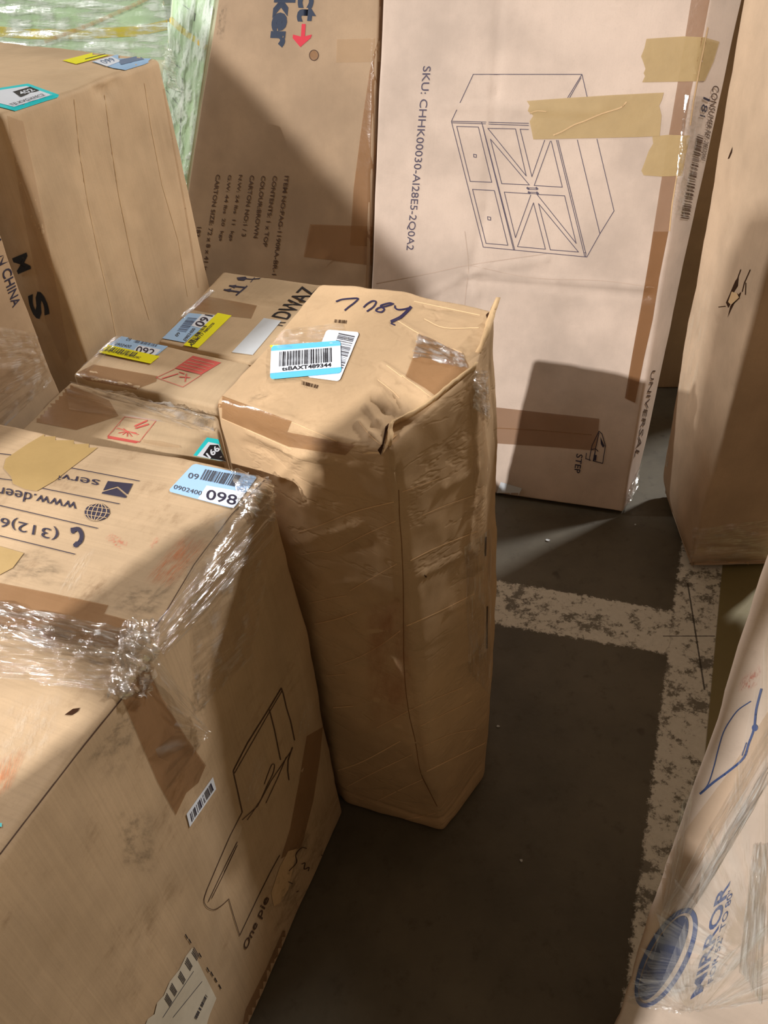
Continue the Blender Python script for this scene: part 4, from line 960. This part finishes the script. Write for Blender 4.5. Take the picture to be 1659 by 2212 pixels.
text(item, 'aker', I2([(842, -150), (792, 330), (652, 326), (700, -150)]), MT['navy'], off=.001, bold=.05, name='logo_lettering', vr=(-.01, .74))
patch(item, 'arrow_logo', I2([(868, 165), (895, 165), (890, 250), (938, 238), (930, 262), (858, 325), (805, 262), (808, 238), (862, 252)]), MT['red'], off=.001, label='red arrow logo')
ink(item, 'ring_mark', [I2(ell(952, 381, 31, 36) + [ell(952, 381, 31, 36)[0]])], 1.6, MT['inkfaint'])
patch(item, 'ring_mark', I2(ell(952, 381, 28, 33)), MT['tape'], off=.0009)
patch(item, 'packing_tape', I2([(1400, -60), (1455, -60), (1445, 260), (1420, 700), (1380, 1280), (1350, 1700), (1200, 1690), (1225, 1300), (1290, 800), (1345, 430), (1400, 260)]), MT['tape'], off=.0009, label='clear brown tape down the right edge')
patch(item, 'packing_tape', I2([(1110, 270), (1440, 262), (1440, 425), (1105, 432)]), MT['tapelite'], off=.0012)
patch(item, 'packing_tape', I2([(925, 1545), (1360, 1560), (1350, 1830), (1120, 1800), (880, 1770)]), MT['tape'], off=.0012)
quadp(item, 'grime_patch', I2([(290, 0), (370, 0), (330, 300), (270, 270)]), MT['scuffg'], off=.0009)

# carton filling the gap behind the leaning pair
q = [P3(.35, 2.86), P3(1.75, 2.66), P3(1.83, 3.3), P3(.43, 3.4)]
Carton('cardboard_box', box_bm(q, [drop(p, 1.6) for p in q], r=.01, step=.08), MT['dark'], 'dark cardboard box standing in the narrow gap behind the leaning pale box', 'box', .003, 4)

# ------------------------------------------------------------------ tall carton at the right
C0 = hz(1482, 1240); k1 = np.array([.945, 2.05, 0]); k2 = hz(1537, 409, 1.0); kd = (k2 - k1)
ktop = k1 + kd * 1.58; e0 = hz(1659, 560, .97) - drop(C0, 0); ctop = drop(C0, 0) + e0 / e0[2] * 1.58
rx = P3(.27, -.02)
Rb = [k1, drop(C0, 0), drop(C0, 0) + rx, k1 + rx]; Rt = [ktop, ctop, ctop + rx, ktop + rx]
rgt = Carton('tall_cardboard_box', box_bm(Rb, Rt, r=.012, step=.014), MT['right'], 'tall cardboard box standing at the right edge with ragged tears in its side', 'box', .007, 3,
             [([(1445, 830), (1432, 980), (1450, 1100), (1470, 1235)], .012, -.008), ([(1500, 1160), (1580, 1140), (1659, 1165)], .012, .008), ([(1520, 1190), (1600, 1180), (1659, 1200)], .01, -.008),
              ([(1490, 1232), (1560, 1222), (1659, 1220)], .008, -.012), ([(1515, 800), (1510, 900)], .005, .004)], bulge=lambda c: -.02 * math.exp(-(c.z / .05) ** 2))
patch(rgt, 'torn_hole', Z4([(850, 2065), (870, 2020), (895, 1960), (915, 1915), (935, 1890), (930, 1950), (905, 1990), (890, 2050), (865, 2100)]), MT['hole'], off=.0012)
patch(rgt, 'torn_hole', Z4([(955, 1990), (940, 2030), (905, 2070), (880, 2120), (860, 2170), (880, 2090), (925, 2020)]), MT['hole'], off=.0012)
patch(rgt, 'torn_flap', Z4([(895, 1990), (930, 2000), (945, 2030), (890, 2080), (870, 2060)]), MT['core'], off=.0030)
ink(rgt, 'scratch', [Z4([(950, 1840), (925, 1910)]), Z4([(1015, 1840), (975, 1930), (960, 1990)]), Z4([(985, 1930), (982, 2010)]), Z4([(800, 2095), (845, 2090)])], 1.6, MT['hole'])
patch(rgt, 'torn_hole', Z4([(862, 1085), (875, 1050), (895, 1000), (890, 1040), (872, 1080)]), MT['hole'], off=.0012)
quadp(rgt, 'pale_rub', [(1490, 560), (1560, 560), (1500, 900), (1445, 900)], MT['scuffw'], off=.0008)
wrap(rgt, [(1445, 760), (1462, 740), (1445, 1010), (1432, 1000)], MT['film'], (6, 20), .002, .004, 5)
wrap(rgt, [(1500, 1140), (1659, 1120), (1659, 1215), (1492, 1215)], MT['film'], (26, 16), .002, .006, 5)
patch(rgt, 'torn_lip', [(1494, 1228), (1540, 1218), (1600, 1212), (1659, 1210), (1659, 1236), (1600, 1238), (1540, 1238), (1500, 1238)], MT['core'], off=.004)
ink(rgt, 'board_edge', [[(1492, 1236), (1560, 1228), (1659, 1232)]], 5, MT['core'], off=.0015)

# ------------------------------------------------------------------ wrapped mirror carton at lower right
m0 = np.array([.315, .465, 0]); fx = np.array([.83, -.56, 0]); fx /= np.linalg.norm(fx); bx = np.array([.56, .83, 0]); bx /= np.linalg.norm(bx)
Mb = [m0, m0 + fx * .75, m0 + fx * .75 + bx * .13, m0 + bx * .13 + fx * .03]
mir = Carton('wrapped_mirror_box', box_bm(Mb, [drop(p, 1.42) for p in Mb], r=.010, step=.022), MT['mirror'], 'cardboard box with blue MIRROR lettering and clear wrap at lower right', 'box', .004, 5)
M4_ = zc(.4125, 1200, 1300)
text(mir, 'MIRROR', M4_([(706, 2080), (850, 1502), (918, 1455), (772, 2036)]), MT['blueink'], bold=.02, name='printed_lettering')
text(mir, 'FOR 52" TO 80"', M4_([(795, 2002), (905, 1512), (935, 1492), (826, 1980)]), MT['blueink'], bold=.01, name='printed_lettering')
ang = math.atan2(-505, 260)
outer = ell(580, 1860, 288, 112, ang, 60); inn = ell(578, 1862, 262, 88, ang, 60); disc = ell(568, 1862, 246, 72, ang, 60)
rp = [[outer[i], outer[(i + 1) % 60], inn[(i + 1) % 60], inn[i]] for i in range(60)]
drape(mir, 'oval_logo', [M4_(p) for p in rp], ident, MT['blueink'], off=.0012, step=14, label='oval mirror logo ring')
patch(mir, 'oval_logo', M4_(disc), MT['slate'], off=.0012)
ink(mir, 'bracket_drawing', [M4_(smooth_pts([(1078, 455), (1052, 560), (1040, 660), (1012, 740), (985, 815), (905, 885), (830, 940), (760, 1000)], 4))], 5.0, MT['blueink'])
ink(mir, 'bracket_drawing', [M4_(smooth_pts([(1022, 518), (960, 560), (920, 610), (880, 680), (850, 780), (830, 860), (800, 950), (760, 1000)], 4)), M4_([(1000, 735), (978, 800)])], 2.4, MT['blueink'])
patch(mir, 'bracket_drawing', M4_(ell(1045, 655, 16, 18)), MT['blueink'], off=.0013)
patch(mir, 'packing_tape', M4_([(560, 1380), (690, 1180), (900, 900), (1120, 560), (1120, 780), (900, 1130), (640, 1560), (560, 1640)]), MT['tapelite'], off=.001)
quadp(mir, 'orange_scuff', M4_([(960, 400), (1100, 300), (1080, 440), (950, 480)]), MT['scuffr'], off=.001)
wrap(mir, M4_([(560, 1600), (1112, 640), (1112, 860), (640, 1660)]), MT['film'], (60, 24), .002, .005, 6)
wrap(mir, M4_([(660, 1600), (1112, 820), (1112, 940), (700, 1640)]), MT['film2'], (60, 14), .003, .008, 5, label='twisted rope of stretch wrap')
wrap(mir, M4_([(440, 2090), (800, 2010), (1112, 1780), (1112, 2120)]), MT['film'], (50, 20), .002, .006, 6)
wrap(mir, M4_([(960, 1900), (1040, 1250), (1112, 1250), (1080, 2100)]), MT['film2'], (50, 14), .003, .006, 5)
wrap(mir, M4_([(420, 2090), (620, 2140), (900, 2120), (560, 2212)]), MT['film'], (20, 20), .002, .006, 6)
wrap(mir, M4_([(500, 1900), (700, 900), (800, 620), (640, 1480)]), MT['film'], (50, 16), .002, .004, 6)

# ------------------------------------------------------------------ film-wrapped stock at the back left
g0 = on_plane(365, 60, P3(-.95, 3.72), np.array([0.05, -1, 0])); g1 = g0 + P3(-1.6, -.12)
q = [drop(g1, 0), drop(g0, 0), drop(g0, 0) + P3(.0, .8), drop(g1, 0) + P3(0, .8)]
gs = Carton('wrapped_pallet_stack', box_bm(q, [drop(p, 1.8) for p in q], r=.012, step=.04), MT['pallet'], 'pale goods under green tinted stretch wrap with a yellow strap, at the upper left corner', 'stack', .004, 4)
patch(gs, 'yellow_strap', [(-20, 55), (60, 62), (180, 62), (300, 56), (372, 40), (372, 62), (300, 78), (180, 84), (60, 84), (-20, 78)], MT['strap'], off=.003)
wrap(gs, [(-40, -60), (385, -60), (372, 130), (-40, 110)], MT['filmg'], (60, 36), .004, .006, 7, label='green tinted stretch wrap')
ink(gs, 'wrap_fold', [smooth_pts([(100, 88), (200, 50), (290, 10), (330, -10)], 5)], 9, MT['tapelite'], off=.012)
# wrapped board pack whose green side shows left of the brown carton
n_t = pi(461, 0, .14); n_b = pi(396, 440, .14); nd = n_t - n_b; n_b = n_b - nd * ((n_b[2] - .012) / nd[2]); n_t = n_b + nd / nd[2] * 1.62
gv = np.array([-.37, .93, 0]) * .84; rv = np.array([.93, .37, 0])
q = [n_b, n_b + rv * .3, n_b + rv * .3 + gv * .5, n_b + gv * .5]
far = (np.array(hz(372, 20, 1.4)) - n_t)
pk = Carton('wrapped_board_pack', box_bm(q, [n_t, n_t + rv * .3, n_t + rv * .3 + gv * .5 + [-.05, 0, 0], n_t + gv * .5 + [-.05, 0, 0]], r=.008, step=.04), MT['pallet'],
            'green tinted film-wrapped pack with a slanting orange strap, seen edge-on behind the tall box', 'pack', .004, 5)
patch(pk, 'orange_strap', [(366, 38), (372, 36), (400, 62), (448, 98), (444, 108), (395, 74), (364, 46)], MT['strap'], off=.003)
ink(pk, 'edge_print', [[(395, 10), (422, 30), (420, 45)], [(362, 160), (392, 190), (398, 215)], [(360, 195), (385, 225)], [(395, 170), (388, 330)], [(350, 120), (395, 150)]], 1.6, MT['grey'], off=.002, split=True)
wrap(pk, [(350, -40), (470, -40), (398, 440), (350, 440)], MT['filmg'], (24, 60), .004, .010, 8, label='green tinted stretch wrap')
wrap(pk, [(352, 95), (380, 110), (400, 200), (358, 190)], MT['film2'], (16, 16), .008, .01, 6)

# ------------------------------------------------------------------ added unseen cartons, placed to shade the aisle as the viewer's body would
KV = np.array(KEY); ca = np.array([0, -.1, 0]); nn = (ca - KV) * [1, 1, 0]; nn = nn / np.linalg.norm(nn); ss = np.array([nn[1], -nn[0], 0])
SH = .80; cp = ca - nn * ((ca - KV).dot(nn)) * (1 - SH)
def aisle(l0_, l1_, z0, z1, label, dep=.16):  # one blocker of the added stack, cut to the key lamp's shadow edges
    f = lambda z: KV[2] + (z - KV[2]) * SH
    zb = z0 if z0 == 0 else f(z0); zz = f(z1)
    p0 = cp + ss * l0_ * SH; p1 = cp + ss * l1_ * SH
    q = [p1, p0, p0 - nn * dep, p1 - nn * dep]
    return Carton('cardboard_box', box_bm([drop(p, zb) for p in q], [drop(p, zz) for p in q], r=.01, step=.08), MT['dark'], label, 'box', .002, 3, group='added shade-casting cartons beside the aisle', zmin=None)
aisle(-.68, -.192, 0, 1.19, 'added tall shade-casting box at the bottom of the aisle stack behind the viewer')
aisle(-.84, -.21, 1.196, 1.360, 'added long flat shade-casting box second from the bottom of the aisle stack')
aisle(-.785, -.207, 1.366, 1.530, 'added flat shade-casting box third from the bottom of the aisle stack')
aisle(-.665, -.203, 1.536, 2.05, 'added shade-casting box on top of the aisle stack')
q = [P3(-2.2, -.4), P3(-1.75, -.4), P3(-1.75, .60), P3(-2.2, .60)]  # unseen box added to keep the left lamp off the mirror carton
Carton('cardboard_box', box_bm(q, [drop(p, 2.7) for p in q], r=.01, step=.1), MT['dark'], 'added very tall light-blocking box left of the viewer, out of the picture', 'box', .003, 3)

q = [P3(1.19, .95), P3(1.6, .95), P3(1.6, 1.45), P3(1.19, 1.45)]  # unseen pair added to block the right lamp from the floor
Carton('cardboard_box', box_bm(q, [drop(p, .50) for p in q], r=.01, step=.1), MT['dark'], 'added low light-blocking box beyond the right edge of the picture, under a narrow taller one', 'box', .001, 3)
q = [P3(1.18, .95), P3(1.31, .95), P3(1.31, 1.72), P3(1.18, 1.72)]  # upper box of the added pair, leaves a low slit for light
Carton('cardboard_box', box_bm([drop(p, .508) for p in q], [drop(p, 1.5) for p in q], r=.01, step=.1), MT['dark'], 'added tall narrow light-blocking box on the low one beyond the right edge of the picture', 'box', .001, 3, zmin=None)
# paper scraps on the concrete
for k, (x, y, s_, lab) in enumerate(((1183, 1168, .007, 'white paper scrap on the dark floor just below the leaning pale box'), (1126, 1860, .004, 'tiny white paper scrap on the floor right of the crumpled box foot'),
        (1076, 1570, .004, 'tiny white paper scrap on the floor beside the crumpled box'), (1372, 1134, .004, 'tiny white paper scrap on the floor by the corner of the leaning pale box'))):
    c = hz(x, y); rnd = random.Random(k); n_ = 7
    pts = [(c[0] + s_ * (.6 + .6 * rnd.random()) * math.cos(6.283 * i / n_), c[1] + s_ * (.5 + .6 * rnd.random()) * math.sin(6.283 * i / n_)) for i in range(n_)]
    vs = [(px, py, .0006) for px, py in pts] + [(px, py, .0020 + .002 * rnd.random()) for px, py in pts]
    o = mesh_obj('paper_scrap', vs, [tuple(range(n_))[::-1], tuple(range(n_, 2 * n_))] + [(i, (i + 1) % n_, n_ + (i + 1) % n_, n_ + i) for i in range(n_)], MT['paper'], smooth=False)
    props(o, lab, 'scrap', 'paper scraps on the concrete floor')
